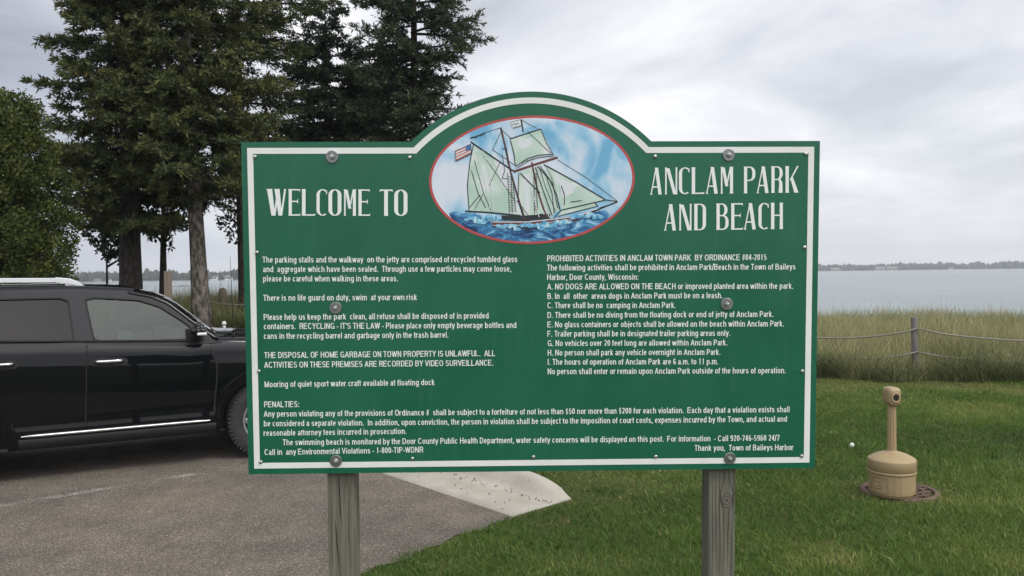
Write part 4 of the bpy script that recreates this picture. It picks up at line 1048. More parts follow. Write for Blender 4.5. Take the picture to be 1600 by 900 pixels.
# glasshouse
def yg(z): return 0.876 - (z - 1.24) * 0.285
TX = ([-1.52, -1.40, -0.5, 0.45, 0.90, 1.10, 1.25, 1.47, 1.66, 1.74], [1.60, 1.685, 1.725, 1.730, 1.703, 1.658, 1.588, 1.398, 1.245, 1.20])
def Tz(x): return float(np.interp(x, *TX))


def side_sheet(outline_, holes, thick, name, mt, par, depth=0.0, sides=(-1, 1)):
    cu_ = bpy.data.curves.new('tmp', 'CURVE'); cu_.dimensions = '2D'; cu_.fill_mode = 'BOTH'
    for loop_ in [outline_] + holes:
        sp_ = cu_.splines.new('POLY'); sp_.points.add(len(loop_) - 1); sp_.use_cyclic_u = True
        for p, (x, z) in zip(sp_.points, loop_): p.co = (x, z, 0, 1)
    cu_.extrude = thick / 2
    ot = bpy.data.objects.new('tmp', cu_); COL.objects.link(ot)
    me_ = bpy.data.meshes.new_from_object(ot.evaluated_get(bpy.context.evaluated_depsgraph_get()))
    bpy.data.objects.remove(ot); bpy.data.curves.remove(cu_)
    vs2 = [v.co.copy() for v in me_.vertices]; fs2 = [tuple(p.vertices) for p in me_.polygons]; bpy.data.meshes.remove(me_)
    mb = MB()
    for s_ in sides: mb.add([(v.x, s_ * (yg(v.y) - depth + v.z), v.y) for v in vs2], fs2)
    return mb.build(name, mt, par)


def smooth_loop(pts, it=2):
    for _ in range(2):
        out = []
        for a, b_ in zip(pts, pts[1:] + pts[:1]): out += [(a[0] * .93 + b_[0] * .07, a[1] * .93 + b_[1] * .07), (a[0] * .07 + b_[0] * .93, a[1] * .07 + b_[1] * .93)]
        pts = out
    return pts


WF = smooth_loop([(.598, 1.250), (.532, 1.648), (.60, 1.664), (.98, 1.634), (1.18, 1.560), (1.405, 1.392), (1.515, 1.285), (1.525, 1.232)], 2)
WRr = smooth_loop([(.392, 1.668), (.437, 1.252), (-.46, 1.288), (-.43, 1.668)], 2)
WQ = smooth_loop([(-.54, 1.665), (-.57, 1.290), (-1.25, 1.315), (-1.36, 1.40), (-1.27, 1.655)], 2)
lower = [(x, zt(x) - .03) for x in np.linspace(-1.56, 1.70, 30)]
upper = [(x, Tz(x)) for x in list(np.linspace(1.74, .45, 30)) + list(np.linspace(.3, -1.40, 12)) + [-1.52]]
frame = side_sheet(lower + upper, [WF, WRr, WQ], 0.035, 'window_frame', m_pillar, car)
def grow(lp, k):
    cx = sum(p[0] for p in lp) / len(lp); cz = sum(p[1] for p in lp) / len(lp)
    return [(cx + (x - cx) * (1 + k), cz + (z - cz) * (1 + k * 1.8)) for x, z in lp]
def shrink(lp): return grow(lp, -0.022)
for lp, mt, par in ((WF, m_glass, fd), (WRr, m_tint, rd), (WQ, m_tint, body)):
    side_sheet(grow(lp, .01), [], 0.004, 'window', mt, par, 0.006, (-1,))
    side_sheet(grow(lp, .01), [], 0.004, 'window', mt, body, 0.006, (1,))
    side_sheet(grow(lp, .012), [shrink(lp)], 0.012, 'window_seal', m_rub, par, -0.012, (-1,))
# belt moulding, roof drip line
mb = MB()
mb.tube([(x, -(yg(zt(x)) + .022), zt(x) + .012) for x in np.linspace(-1.4, 1.56, 24)], .011, 6)
mb.build('belt_moulding', m_rub, car)
mb = MB(); rows = []
for x in list(np.linspace(-1.46, .95, 26)):
    z = Tz(x); y = yg(z) + .018; dr = 0.02 if x > -1.3 else 0.0
    pr = [(1.0, -.012), (.995, .012), (.97, .035), (.93, .050), (.80, .060), (.5, .068), (0, .072)]
    kk = min(1.0, (x + 1.50) / .15)
    rows.append([(x, -y * a, z + h_ * kk) for a, h_ in pr] + [(x, y * a, z + h_ * kk) for a, h_ in pr[-2::-1]])
mb.grid(rows); roof = mb.build('roof', m_paint, car)
mb = MB(); rows = []
for x in np.linspace(.955, 1.70, 12):
    z = Tz(x); y = yg(z) - .02; rows.append([(x + .10 * (1 - (a ** 2)), y * a, z + .03 * (1 - a * a) + .005) for a in np.linspace(-1, 1, 9)])
mb.grid(rows); mb.build('windscreen', m_glass, car)
mb = MB(); mb.tube([(x, -(yg(Tz(x)) + .004), Tz(x) - .002) for x in np.linspace(.90, 1.70, 20)], [.022] * 18 + [.028, .03], 8); mb.build('pillar', m_paint, car); mb = MB()
mb.tube([(x, (yg(Tz(x)) + .004), Tz(x) - .002) for x in np.linspace(.90, 1.70, 20)], .024, 8)
mb.build('pillar', m_paint, car)
mb = MB(); mb.grid([[(-1.47 - .10 * k, y * (yg(1.66 - .4 * k) - .01), 1.69 - .42 * k) for y in np.linspace(-1, 1, 7)] for k in np.linspace(0, 1, 5)]); mb.build('rear_window', m_tint, car)
# rails
for s_ in (-1, 1):
    mb = MB(); yr_ = 0.665
    pth = [(-1.25, 1.735), (-1.15, 1.80), (-1.0, 1.826), (-.3, 1.838), (.28, 1.832), (.285, 1.832)]
    pth2 = [(.292, 1.834), (.40, 1.822), (.47, 1.797), (.535, 1.765)]
    for pp_ in (pth, pth2):
        n0 = len(pp_); ring = []
        for i, (x, z) in enumerate(pp_):
            hh = .020 if pp_ is pth else (.024, .024, .019, .010)[i]
            ring.append([(x, s_ * yr_ - .028, z - hh), (x, s_ * yr_ + .028, z - hh), (x, s_ * yr_ + .028, z + hh * .7), (x, s_ * yr_ + .014, z + hh), (x, s_ * yr_ - .014, z + hh), (x, s_ * yr_ - .028, z + hh * .7), (x, s_ * yr_ - .028, z - hh)])
        mb.grid(ring, 0, False); mb.poly(ring[0][:-1]); mb.poly(ring[-1][:-1][::-1])
    for x in (-1.2, -.3, .42): mb.box((x - .05, s_ * yr_ - .02, 1.75), (x + .05, s_ * yr_ + .02, 1.815), 0, .005)
    mb.build('roof_rail', m_silver, car)
# cabin
for x, y in ((.42, -.38), (.42, .38), (-.55, -.38), (-.55, .38)):
    mb = MB(); M_ = Matrix.Translation((x, y, 1.18)) @ Matrix.Rotation(rad(-14), 4, 'Y')
    mb.box((-.07, -.24, -.1), (.07, .24, .30), 0, .05, M_); mb.box((-.05, -.13, .34), (.05, .13, .50), 0, .04, M_); mb.box((-.012, -.06, .28), (.012, .06, .36), 0, 0, M_); mb.build('seat', m_seat, car)

mb = MB(); M_ = Matrix.Translation((1.02, .38, 1.22)) @ Matrix.Rotation(rad(62), 4, 'Y')
mb.tube([M_ @ Vector((.185 * math.cos(a), .185 * math.sin(a), 0)) for a in np.linspace(0, 2 * math.pi, 25)], .016, 8, cap=False)
mb.box((-.18, -.02, -.01), (.18, .02, .01), 0, .004, M_); mb.tube([M_ @ Vector((0, 0, 0)), M_ @ Vector((0, 0, -.25))], .03, 8)
mb.build('steering_wheel', m_int, car)
mb = MB(); mb.box((1.22, -.80, 1.10), (1.62, .80, 1.265), 0, .05); mb.box((1.18, .20, 1.2), (1.40, .56, 1.30), 0, .04); mb.build('dashboard', m_int, car)
mb = MB(); mb.poly([(.80, -(yg(1.285) - .014), 1.262), (.93, -(yg(1.285) - .014), 1.262), (.93, -(yg(1.34) - .014), 1.335), (.80, -(yg(1.34) - .014), 1.335)])
mb.build('window_sticker', vary('sticker_pale', (.5, .55, .5), (.65, .68, .64), 40, .6), fd)
# mirror
mb = MB(); bm = bmesh.new(); bmesh.ops.create_cube(bm, size=1.0)
for v in bm.verts: v.co = Vector((v.co.x * .13, v.co.y * .25, v.co.z * (.17 if v.co.y > 0 else .135)))
bmesh.ops.bevel(bm, geom=bm.edges[:], offset=.042, segments=4, affect='EDGES'); mb.bm(bm, 0, Matrix.Translation((1.50, -1.045, 1.325)) @ Matrix.Rotation(rad(-10), 4, 'Z'), True)
mir = mb.build('mirror', m_paint, car)
mb = MB(); mb.box((1.44, -.955, 1.245), (1.535, -.865, 1.295), 0, .015); mb.box((1.40, -.885, 1.225), (1.56, -.868, 1.34), 0, .006); mb.build('mirror_stalk', m_trim, mir)
mb = MB(); mb.box((1.468, -1.182, 1.288), (1.558, -1.150, 1.315), 0, .010, None); mb.build('turn_signal', m_lens, mir)
# cowl, wipers, antenna, lamps, grille
mb = MB(); mb.box((1.66, -.78, 1.232), (1.80, .78, 1.262), 0, .01); mb.tube([(1.74, -.70, 1.275), (1.66, -.3, 1.315), (1.60, .2, 1.36)], .009, 6); mb.tube([(1.80, -.80, 1.262), (1.72, -.76, 1.285), (1.99, -.74, 1.262)], .008, 6)
mb.build('cowl', m_trim, car)
mb = MB(); mb.tube([(1.86, -.80, 1.235), (1.86, -.80, 1.27)], .012, 8); mb.tube([(1.86, -.80, 1.26), (1.85, -.80, 1.70), (1.84, -.80, 2.05)], [.0035, .003, .002], 6); mb.build('antenna', m_rub, car)
for s_ in (-1, 1):
    mb = MB(); mb.box((2.86, s_ * .68 - .14, .80), (3.045, s_ * .68 + .14, .98), 0, .03); mb.build('headlight', m_lens, car)
    mb = MB(); mb.box((-1.635, s_ * .76 - .10, .85), (-1.50, s_ * .76 + .08, 1.20), 0, .02); mb.build('tail_light', m_tail, car)
mb = MB()
for k in range(5): mb.box((2.99, -.50, .72 + k * .055), (3.045, .50, .745 + k * .055), 0, .006)
mb.build('grille', m_chrome, car)
mb = MB(); mb.box((2.72, -.80, .34), (3.07, .80, .60), 0, .06); mb.build('bumper', m_trim, car); mb = MB(); mb.box((-1.70, -.80, .42), (-1.45, .80, .66), 0, .06); mb.build('bumper', m_trim, car)
# wheels
def wheel(x, s_):
    w = bpy.data.objects.new('wheel', None); COL.objects.link(w); w.parent = car; w.location = (x, s_ * .795, WR - .004); w.rotation_euler = (s_ * -math.pi / 2 + math.pi, random.uniform(0, 1), 0)
    return w
proto = None
for x, s_ in ((FWX, -1), (RWX, -1), (FWX, 1), (RWX, 1)):
    w = bpy.data.objects.new('wheel', None); COL.objects.link(w); w.parent = car; w.location = (x, s_ * .79, WR - .004); w.rotation_euler = (0, 0, 0 if s_ < 0 else math.pi)
    if proto is None:
        RX = Matrix.Rotation(math.pi / 2, 4, 'X')
        mb = MB(); pr = [(.235, -.10), (.255, -.125), (.33, -.128), (.365, -.118), (.378, -.105), (.385, -.09)]
        for k in range(-2, 3): pr += [(.385, k * .034 - .012), (.385, k * .034 + .012), (.376, k * .034 + .014), (.376, k * .034 + .020)]
        pr += [(.385, .09), (.378, .105), (.365, .118), (.33, .128), (.255, .125), (.235, .10), (.235, -.10)]
        mb.lathe(pr, 60, 0, True, RX, False)
        for k in range(56):
            a = 2 * math.pi * k / 56
            for s2 in (-1, 1): mb.box((.350, -.022 * 0 - .008, s2 * .112 - .012), (.387, .008, s2 * .112 + .012), 0, 0, RX @ Matrix.Rotation(a, 4, 'Z'))
        ty = mb.build('tyre', m_tyre, w)
        mb = MB(); mb.lathe([(.05, .060), (.06, .085), (.235, .095), (.245, .118), (.238, .122), (.225, .105), (.215, .02), (.05, .01)], 40, 0, True, RX, False); 
        mb = MB(); mb.lathe([(.205, .0), (.215, .10), (.228, .112), (.240, .118), (.244, .112), (.236, .09), (.236, -.1)], 40, 0, True, RX, False)
        mb.lathe([(.001, .085), (.055, .085), (.065, .06), (.065, .0)], 24, 0, True, RX, False)
        for k in range(6): mb.box((.04, -.028, .055), (.222, .028, .085), 0, .012, RX @ Matrix.Rotation(k * math.pi / 3, 4, 'Z'))
        rm = mb.build('rim', m_rim, w)
        mb = MB(); mb.lathe([(.001, -.01), (.205, -.01)], 32, 0, False, RX, False); bd = mb.build('brake_disc', m_trim, w); proto = (ty, rm, bd)
    else:
        for p_ in proto:
            c_ = p_.copy(); COL.objects.link(c_); c_.parent = w

# ------------------------------------------------------------------ rope fence and posts
m_fpost = vary('fence_post_wood', (0.10, 0.095, 0.085), (0.20, 0.19, 0.17), 18, 0.85, bmp=0.6, stretch=(1, 1, .15), dist=0.01)
m_rope = vary('grey_rope', (0.17, 0.16, 0.135), (0.27, 0.25, 0.21), 160, 0.9, bmp=0.6, dist=0.004)
m_tanpost = vary('tan_post_wood', (0.15, 0.115, 0.085), (0.23, 0.18, 0.14), 12, 0.85, bmp=0.5, stretch=(1, 1, .12), dist=0.01)
LF = np.linalg.norm(FB - FA); spots = [FA + FD * s_ for s_ in np.linspace(0, LF, 7)]
spots = [np.array((12.7, 14.35))] + spots
FG = 'rope fence posts'
fp = []
names = {1: 'weathered grey rope fence post right of the sign', 7: 'rope fence post hidden behind the thick grey trunk'}
for k, (x, y) in enumerate(spots):
    z0 = gz(x, y); hgt = 1.02 if k != 7 else 1.05
    mb = MB(); mb.lathe([(.056, -.4), (.055, .5), (.054, hgt - .02), (.044, hgt)], 10, 0, True)
    o = mb.build('fence_post', m_fpost, None, (x, y, z0))
    lab = names.get(k, 'rope fence post standing in the tall beach grass behind the sign' if k else 'rope fence post beyond the right edge of the tall grass view')
    tag(o, lab, 'post', FG); o.rotation_euler = (rad(random.uniform(-2, 2)), rad(random.uniform(-1.5, 1.5)), 0); fp.append((x, y, z0))
for hi, nm in ((0.80, 'upper'), (0.40, 'lower')):
    mb = MB()
    for a, b_ in zip(fp, fp[1:]):
        sag = .17 if a[0] < 8 else .26
        pts = []
        for u in np.linspace(0, 1, 15):
            x, y = a[0] + (b_[0] - a[0]) * u, a[1] + (b_[1] - a[1]) * u
            pts.append((x, y - .05, a[2] + (b_[2] - a[2]) * u + hi + (.03 if u in (0, 1) else 0) - sag * 4 * u * (1 - u) * (1.0 if nm == 'upper' else 0.85)))
        mb.tube(pts, .014, 6)
    tag(mb.build('fence_rope', m_rope), f'{nm} grey rope sagging between the fence posts', 'rope', 'fence ropes')

tp = at(263, 470, 17.0); z0 = gz(tp.x, tp.y)
mb = MB(); mb.box((-.062, -.062, -.4), (.062, .062, 1.985 - z0), 0, .018)
tag(mb.build('tall_post', m_tanpost, None, (tp.x, tp.y, z0)), 'tall square tan wooden post beside the thin dark trunk', 'post')
sp_ = at(348, 460, 23.5); z0 = gz(sp_.x, sp_.y)
mb = MB(); mb.lathe([(.12, -.3), (.12, 1.18), (.10, 1.27), (.05, 1.31), (.001, 1.32)], 12); o = mb.build('piling', m_tanpost, None, (sp_.x, sp_.y, z0 + (1.52 - z0 - 1.30)))
tag(o, 'rounded brown piling top showing above the grass right of the grey trunk', 'piling')
sp_ = at(350.5, 522, 19.0); z0 = gz(sp_.x, sp_.y)
mb = MB(); mb.tube([(0, 0, -.1), (0, 0, .24)], .035, 10); mb.lathe([(.052, .22), (.055, .25), (.045, .29), (.02, .31)], 12); mb.tube([(0, 0, .10), (0, -.07, .10), (0, -.09, .07)], .018, 8)
tag(mb.build('standpipe', vary('pipe_white', (.55, .55, .52), (.7, .7, .66), 30, .5), None, (sp_.x, sp_.y, z0)), 'small white standpipe in the grass right of the grey trunk', 'standpipe')

# ------------------------------------------------------------------ trees
BARK = {}
def bark(name, c1, c2, sc=14):
    if name not in BARK: BARK[name] = vary(name, c1, c2, sc, 0.95, 8, 1.0, (1, 1, .45), dist=0.06, lo=0.42, hi=0.60)
    return BARK[name]
m_barkd = bark('dark_bark', (0.022, 0.018, 0.015), (0.060, 0.050, 0.042)); m_barkg = bark('grey_bark', (0.045, 0.038, 0.031), (0.19, 0.165, 0.14), 11)
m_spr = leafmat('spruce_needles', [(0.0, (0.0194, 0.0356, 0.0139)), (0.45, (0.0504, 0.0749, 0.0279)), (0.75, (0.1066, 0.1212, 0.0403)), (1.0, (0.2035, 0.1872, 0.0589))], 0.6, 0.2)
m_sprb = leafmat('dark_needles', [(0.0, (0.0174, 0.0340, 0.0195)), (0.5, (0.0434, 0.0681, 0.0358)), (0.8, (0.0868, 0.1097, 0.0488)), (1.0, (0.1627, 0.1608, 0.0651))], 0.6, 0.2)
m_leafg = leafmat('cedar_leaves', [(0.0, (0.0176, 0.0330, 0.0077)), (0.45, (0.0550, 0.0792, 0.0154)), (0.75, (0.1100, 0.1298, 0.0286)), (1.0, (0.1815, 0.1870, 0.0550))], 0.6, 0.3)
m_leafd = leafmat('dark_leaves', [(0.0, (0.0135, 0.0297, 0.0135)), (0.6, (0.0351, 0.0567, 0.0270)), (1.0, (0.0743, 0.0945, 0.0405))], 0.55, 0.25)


def rot_basis(d):
    d = d / (np.linalg.norm(d, axis=-1, keepdims=True) + 1e-9); ref = RNG.normal(size=d.shape)
    s1 = np.cross(d, ref); s1 /= np.linalg.norm(s1, axis=-1, keepdims=True) + 1e-9
    return d, s1


def leaves_mesh(name, P, D, L, W, tint, mt, parent):
    """one lozenge per spray: base point P, direction D, length L, half width W"""
    n = len(P); d, s1 = rot_basis(D); V = np.stack((P, P + d * (L * .45)[:, None] + s1 * W[:, None], P + d * L[:, None], P + d * (L * .45)[:, None] - s1 * W[:, None]), 1).reshape(-1, 3)
    F = (np.arange(n)[:, None] * 4 + np.arange(4)).ravel()
    return fast_mesh(name, V, F, np.full(n, 4), mt, parent, np.repeat(tint, 4))


def trunk_mesh(root, H, r, mt, lean=(0, 0), bend=0.0, cut=None):
    mb = MB(); pts, rs = [], []
    for k, s_ in enumerate(np.linspace(0, 1, 16)):
        z = -0.3 + (H + .3) * s_; pts.append((lean[0] * s_ + bend * math.sin(s_ * 5), lean[1] * s_, z)); rs.append(max(.015, r * (1 - .93 * s_) * (1 + (.5 * math.exp(-max(z, 0) / .35)))))
    mb.tube(pts, rs, 14); return mb.build('trunk', mt, root)


def spruce(label, px, Y, H, r, zc, prof, mt, barkm, per_m=19, droop=.25, lean=(0, 0), spray=.13, seed=0, gap=0.0, tmean=.45, base_px=None, bias=None, fill=1.0, group='spruce trees by the shore'):
    """prof: [(height, crown radius)]; zc: lowest branch"""
    global RNG
    RNG = np.random.default_rng(seed)
    p = at(px, 470, Y); x0, y0 = p.x, Y; z0 = gz(x0, y0)
    root = empty('spruce_tree', (x0, y0, z0)); tag(root, label, 'tree', group)
    trunk_mesh(root, H, r, barkm, lean)
    bw = MB(); P, D, Ln, Wd, T = [], [], [], [], []
    pz, pr = [a for a, _ in prof], [b_ for _, b_ in prof]
    z = zc; 
    while z < H - .15:
        nb = int(RNG.integers(4, 7)); az0 = RNG.uniform(0, 6.28)
        for k in range(nb):
            az = az0 + 6.283 * k / nb + RNG.normal(0, .22); R = float(np.interp(z, pz, pr)) * RNG.uniform(.62, 1.04)
            if RNG.random() < gap: R *= RNG.uniform(.2, .5)
            if bias is not None: R *= 1 + bias[1] * math.cos(az - bias[0])
            if R < .12: continue
            zz_ = z + RNG.uniform(-.15, .15); s_ = zz_ / H
            bx0, by0 = lean[0] * s_, lean[1] * s_
            dx, dy = math.cos(az), math.sin(az); up0_ = .22 * (1 - 1.2 * (1 - s_)) ; nseg = 7; bp = []
            for u in np.linspace(0, 1, nseg):
                zz2 = zz_ + R * (up0_ * u - droop * 1.5 * u * u + droop * 1.15 * u ** 3); wob = .05 * R * math.sin(u * 5 + az * 3)
                bp.append((bx0 + dx * R * u - dy * wob, by0 + dy * R * u + dx * wob, zz2))
            bw.tube(bp, list(np.linspace(.012 + .014 * R, .006, nseg)), 4, cap=False)
            bp = np.array(bp)
            # twigs
            nt_ = max(4, int(R / .085)); us = np.sort(RNG.uniform(.16, 1.0, nt_)); 
            for u in us:
                i = min(int(u * (nseg - 1)), nseg - 2); f_ = u * (nseg - 1) - i; q_ = bp[i] * (1 - f_) + bp[i + 1] * f_; tg = bp[i + 1] - bp[i]; tg /= np.linalg.norm(tg)
                sd_ = 1 if RNG.random() < .5 else -1; sidev = np.array((-tg[1], tg[0], 0)) * sd_
                td = tg * .65 + sidev * RNG.uniform(.5, 1.0) + np.array((0, 0, RNG.normal(-.12, .22))); td /= np.linalg.norm(td)
                tl = min(.75, .16 + .42 * R * (1.08 - u)) * RNG.uniform(.6, 1.15)
                if u > .93: td = tg; tl = .22
                m_ = max(5, int(tl * per_m * fill * 4.2)); v_ = RNG.random(m_)
                pp_ = q_ + td * (tl * v_)[:, None] + RNG.normal(0, .025, (m_, 3)); pp_[:, 2] -= .10 * tl * v_ ** 2
                dd_ = td + RNG.normal(0, .62, (m_, 3)); dd_[:, 2] += .08
                P.append(pp_); D.append(dd_); Ln.append(RNG.uniform(.6, 1.25, m_) * spray); Wd.append(RNG.uniform(.085, .16, m_) * spray)
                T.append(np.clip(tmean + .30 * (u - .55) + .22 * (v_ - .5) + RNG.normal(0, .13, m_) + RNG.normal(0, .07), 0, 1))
        z += RNG.uniform(.22, .36) * (1 + .4 * gap)
    bw.build('branches', barkm, root)
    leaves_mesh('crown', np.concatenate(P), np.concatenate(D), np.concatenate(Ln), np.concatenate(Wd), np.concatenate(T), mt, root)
    return root


def leafy(name, label, px, Y, H, r, blobs, mt, barkm, n, size, seed, lean=(0, 0), group=None, trunk=True, tmean=.5, forks=()):
    """blobs: (dx, dy, z, rx, rz) foliage clumps round limbs"""
    global RNG
    RNG = np.random.default_rng(seed)
    p = at(px, 470, Y); z0 = gz(p.x, Y); root = empty(name, (p.x, Y, z0)); tag(root, label, 'tree', group)
    trunk_mesh(root, H, r, barkm, lean)
    bw = MB(); P, D, Ln, T = [], [], [], []
    tot = sum(b_[3] ** 2 * b_[4] for b_ in blobs)
    for dx, dy, z, rx, rz_ in blobs:
        s_ = max(0.15, (z - rz_ * .9) / H); st = Vector((lean[0] * s_, lean[1] * s_, max(.5, z - rz_ * .8))); en = Vector((dx, dy, z))
        bw.tube([st, st.lerp(en, .5) + Vector((0, 0, .06)), en], [.03 + .02 * rx, .022, .01], 5, cap=False)
        k = int(n * (rx * rx * rz_) / tot); nc_ = max(6, int(k / 55)); cen = RNG.normal(size=(nc_, 3)); cen /= np.linalg.norm(cen, axis=1, keepdims=True); cen *= RNG.uniform(.45, 1.0, (nc_, 1)) ** .7
        ci = RNG.integers(0, nc_, k); q_ = cen[ci] + RNG.normal(0, .16, (k, 3))
        out = q_ / (np.linalg.norm(q_, axis=1, keepdims=True) + 1e-6)
        P.append(np.array((dx, dy, z)) + q_ * np.array((rx, rx, rz_))); D.append(out * .6 + RNG.normal(0, .8, (k, 3)) + np.array((0, 0, -.15)))
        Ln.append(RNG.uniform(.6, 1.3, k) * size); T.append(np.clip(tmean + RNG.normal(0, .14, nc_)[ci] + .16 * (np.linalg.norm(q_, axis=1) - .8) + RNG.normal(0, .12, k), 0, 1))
    for a, b_, r0 in forks: bw.tube([a, ((a[0] + b_[0]) / 2, (a[1] + b_[1]) / 2, (a[2] + b_[2]) / 2 + .08), b_], [r0, r0 * .8, r0 * .5], 8)
    bw.build('branches', barkm, root)
    P = np.concatenate(P); Ln = np.concatenate(Ln)
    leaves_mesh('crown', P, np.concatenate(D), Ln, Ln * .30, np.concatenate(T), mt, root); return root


spruce('dense spruce with the thickest dark trunk rising above the car roof', 205, 20.3, 13.5, .30, 2.9, [(2.6, 1.3), (3.3, 1.9), (4.3, 2.3), (5.6, 2.55), (7.0, 2.15), (8.8, 1.6), (11, 1.1), (13.5, .1)], m_spr, m_barkd, 24, .20, seed=101, spray=.15, tmean=.52)
spruce('grey barked spruce whose pale trunk stands between the post and the sign', 316, 19.8, 14.5, .215, 3.3, [(3.2, 1.2), (4.0, 2.0), (5.2, 2.2), (6.5, 2.0), (8.5, 1.9), (11, 1.5), (14.5, .1)], m_spr, m_barkg, 24, .30, lean=(-.55, 0), seed=202, spray=.14, gap=.06, tmean=.54, bias=(0.0, .12))
spruce('open spruce with a dark bare upper trunk above the top left of the sign', 386, 22.5, 14.5, .21, 4.6, [(4.4, 1.2), (5.4, 1.9), (6.5, 1.6), (8.0, 1.9), (8.9, 2.6), (9.8, 2.4), (12, 1.6), (14.5, .1)], m_spr, m_barkd, 17, .16, lean=(-.3, 0), seed=303, spray=.14, gap=.24, tmean=.44, bias=(0.0, .22))
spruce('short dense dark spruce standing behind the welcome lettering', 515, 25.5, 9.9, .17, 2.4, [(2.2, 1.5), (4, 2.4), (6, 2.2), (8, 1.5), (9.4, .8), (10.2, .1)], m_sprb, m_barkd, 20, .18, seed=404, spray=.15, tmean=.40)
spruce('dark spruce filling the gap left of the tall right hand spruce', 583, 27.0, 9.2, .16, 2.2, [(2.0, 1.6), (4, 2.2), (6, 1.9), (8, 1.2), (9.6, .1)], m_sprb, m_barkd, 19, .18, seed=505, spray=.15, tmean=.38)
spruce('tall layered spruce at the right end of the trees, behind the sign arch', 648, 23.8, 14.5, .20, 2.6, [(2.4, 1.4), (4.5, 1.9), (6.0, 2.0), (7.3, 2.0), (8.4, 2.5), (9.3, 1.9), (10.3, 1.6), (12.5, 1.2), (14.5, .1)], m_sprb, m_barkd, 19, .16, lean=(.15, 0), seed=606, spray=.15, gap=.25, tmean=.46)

leafy('leafy_tree', 'thin dark leafy tree with a forked trunk beside the tan post', 254, 22.5, 4.9, .135, [(-.5, 0, 4.0, .8, .8), (.5, .2, 4.1, .8, .7), (-.9, .1, 3.1, .55, .5), (.7, 0, 3.2, .5, .45), (0, .3, 4.9, .9, .7), (-.25, -.1, 2.6, .30, .45), (.22, -.1, 2.5, .16, .4)], m_leafd, m_barkd, 9000, .13, 707, lean=(.10, 0), forks=[((.05, 0, 2.3), (.38, 0, 3.4), .085)], tmean=.42)
leafy('leafy_tree', 'small leaves hanging from the young tree behind the thickest trunk', 168, 22.0, 3.6, .05, [(-.15, 0, 2.75, .42, .38), (.25, 0, 2.3, .42, .40), (.35, .1, 3.1, .6, .4), (.75, -.1, 2.15, .35, .35)], m_leafd, m_barkd, 2600, .12, 717, tmean=.36)
leafy('leafy_tree', 'dark leafy tree showing at the left edge of the sign', 402, 24.5, 5.2, .16, [(0, 0, 3.9, 1.0, .9), (-.45, 0, 2.9, .62, .62), (.6, 0, 3.0, 1.1, .8), (.3, 0, 4.8, 1.2, .8), (-.25, -.2, 2.35, .35, .3)], m_leafd, m_barkd, 9500, .13, 727, tmean=.34)
cb = []
rr = random.Random(9)
for k in range(46):
    z = 0.9 + 4.4 * (k + .5) / 46; rmax = float(np.interp(z, [.8, 2.0, 3.2, 4.3, 5.2, 5.7], [1.25, 1.62, 1.55, 1.2, .65, .2])); a = k * 2.4; q_ = rmax * .72
    cb.append((q_ * math.cos(a), q_ * math.sin(a), z, rr.uniform(.42, .66), rr.uniform(.38, .62)))
for z in (1.5, 2.6, 3.7, 4.6): cb.append((0, 0, z, .9 if z < 4 else .5, .8))
leafy('cedar_tree', 'rounded yellow green tree at the left edge of the photo', -18, 16.2, 5.2, .16, cb, m_leafg, m_barkd, 120000, .072, 808, tmean=.46)
RNG = np.random.default_rng(77)

# ------------------------------------------------------------------ far shore
m_far = leafmat('far_foliage', [(0.0, (0.016, 0.030, 0.016)), (0.6, (0.034, 0.052, 0.026)), (1.0, (0.062, 0.078, 0.036))], 0.8, 0.1, 0.1)
m_sand = vary('far_sand', (0.30, 0.26, 0.18), (0.42, 0.37, 0.27), .05, .9); m_bank = vary('far_bank', (0.07, 0.075, 0.05), (0.12, 0.12, 0.085), .1, .9)
def far_wood(name, label, px0, px1, Y0, Y1, n, hpx0, hpx1, seed):
    r = np.random.default_rng(seed); V, F, T = [], [], []; sizes = []; o0 = 0
    for _ in range(n):
        u = r.random(); px = px0 + (px1 - px0) * u; Y = (Y0 + (Y1 - Y0) * u); dep = 8 + r.random() ** 1.4 * 90; YY = Y + dep
        p = at(px, 430, YY); x = p.x; hgt = (hpx0 + (hpx1 - hpx0) * u) * Y / FPX * (0.62 + .5 * float(vnoise(np.array(px * 1.0), np.array(0.0), .05, seed)) + .20 * r.normal()) * (1 + .1 * dep / 70); hgt = max(hgt, 2)
        con = r.random() < .72; rr_ = hgt * (r.uniform(.16, .26) if con else r.uniform(.26, .40)); m = 7
        lv = [(0, .15), (.22, .85), (.5, .95), (.75, .5), (.9, .2), (1.0, .02)] if con else [(0, .5), (.25, 1), (.55, 1.05), (.8, .75), (.95, .35), (1.0, .05)]
        vv = []
        for z, k in lv:
            for j in range(m):
                a = 6.283 * j / m + z * 2; q_ = rr_ * k * r.uniform(.7, 1.3); vv.append((x + q_ * math.cos(a), YY + q_ * math.sin(a), WZ + .8 + hgt * z * r.uniform(.95, 1.04)))
        V += vv; tt = r.uniform(.1, .9)
        for z_ in range(len(lv) * m): T.append(min(1, max(0, tt + r.normal() * .12)))
        for i in range(len(lv) - 1):
            for j in range(m): F += [o0 + i * m + j, o0 + i * m + (j + 1) % m, o0 + (i + 1) * m + (j + 1) % m, o0 + (i + 1) * m + j]; sizes.append(4)
        o0 += len(vv)
    o = fast_mesh(name, np.array(V), np.array(F), np.array(sizes), m_far, None, np.array(T)); tag(o, label, None, None, 'stuff')
far_wood('far_wood', 'hazy wooded far shore across the lake on the right', 1180, 1720, 1650, 1750, 2600, 7.6, 8.2, 3)
far_wood('far_wood', 'wooded far shore across the bay on the left', -80, 760, 760, 860, 2600, 12.6, 11.2, 4)
far_wood('far_wood', 'distant wooded shore across the middle of the lake behind the sign', 700, 1200, 860, 1650, 1500, 10.8, 7.6, 5)
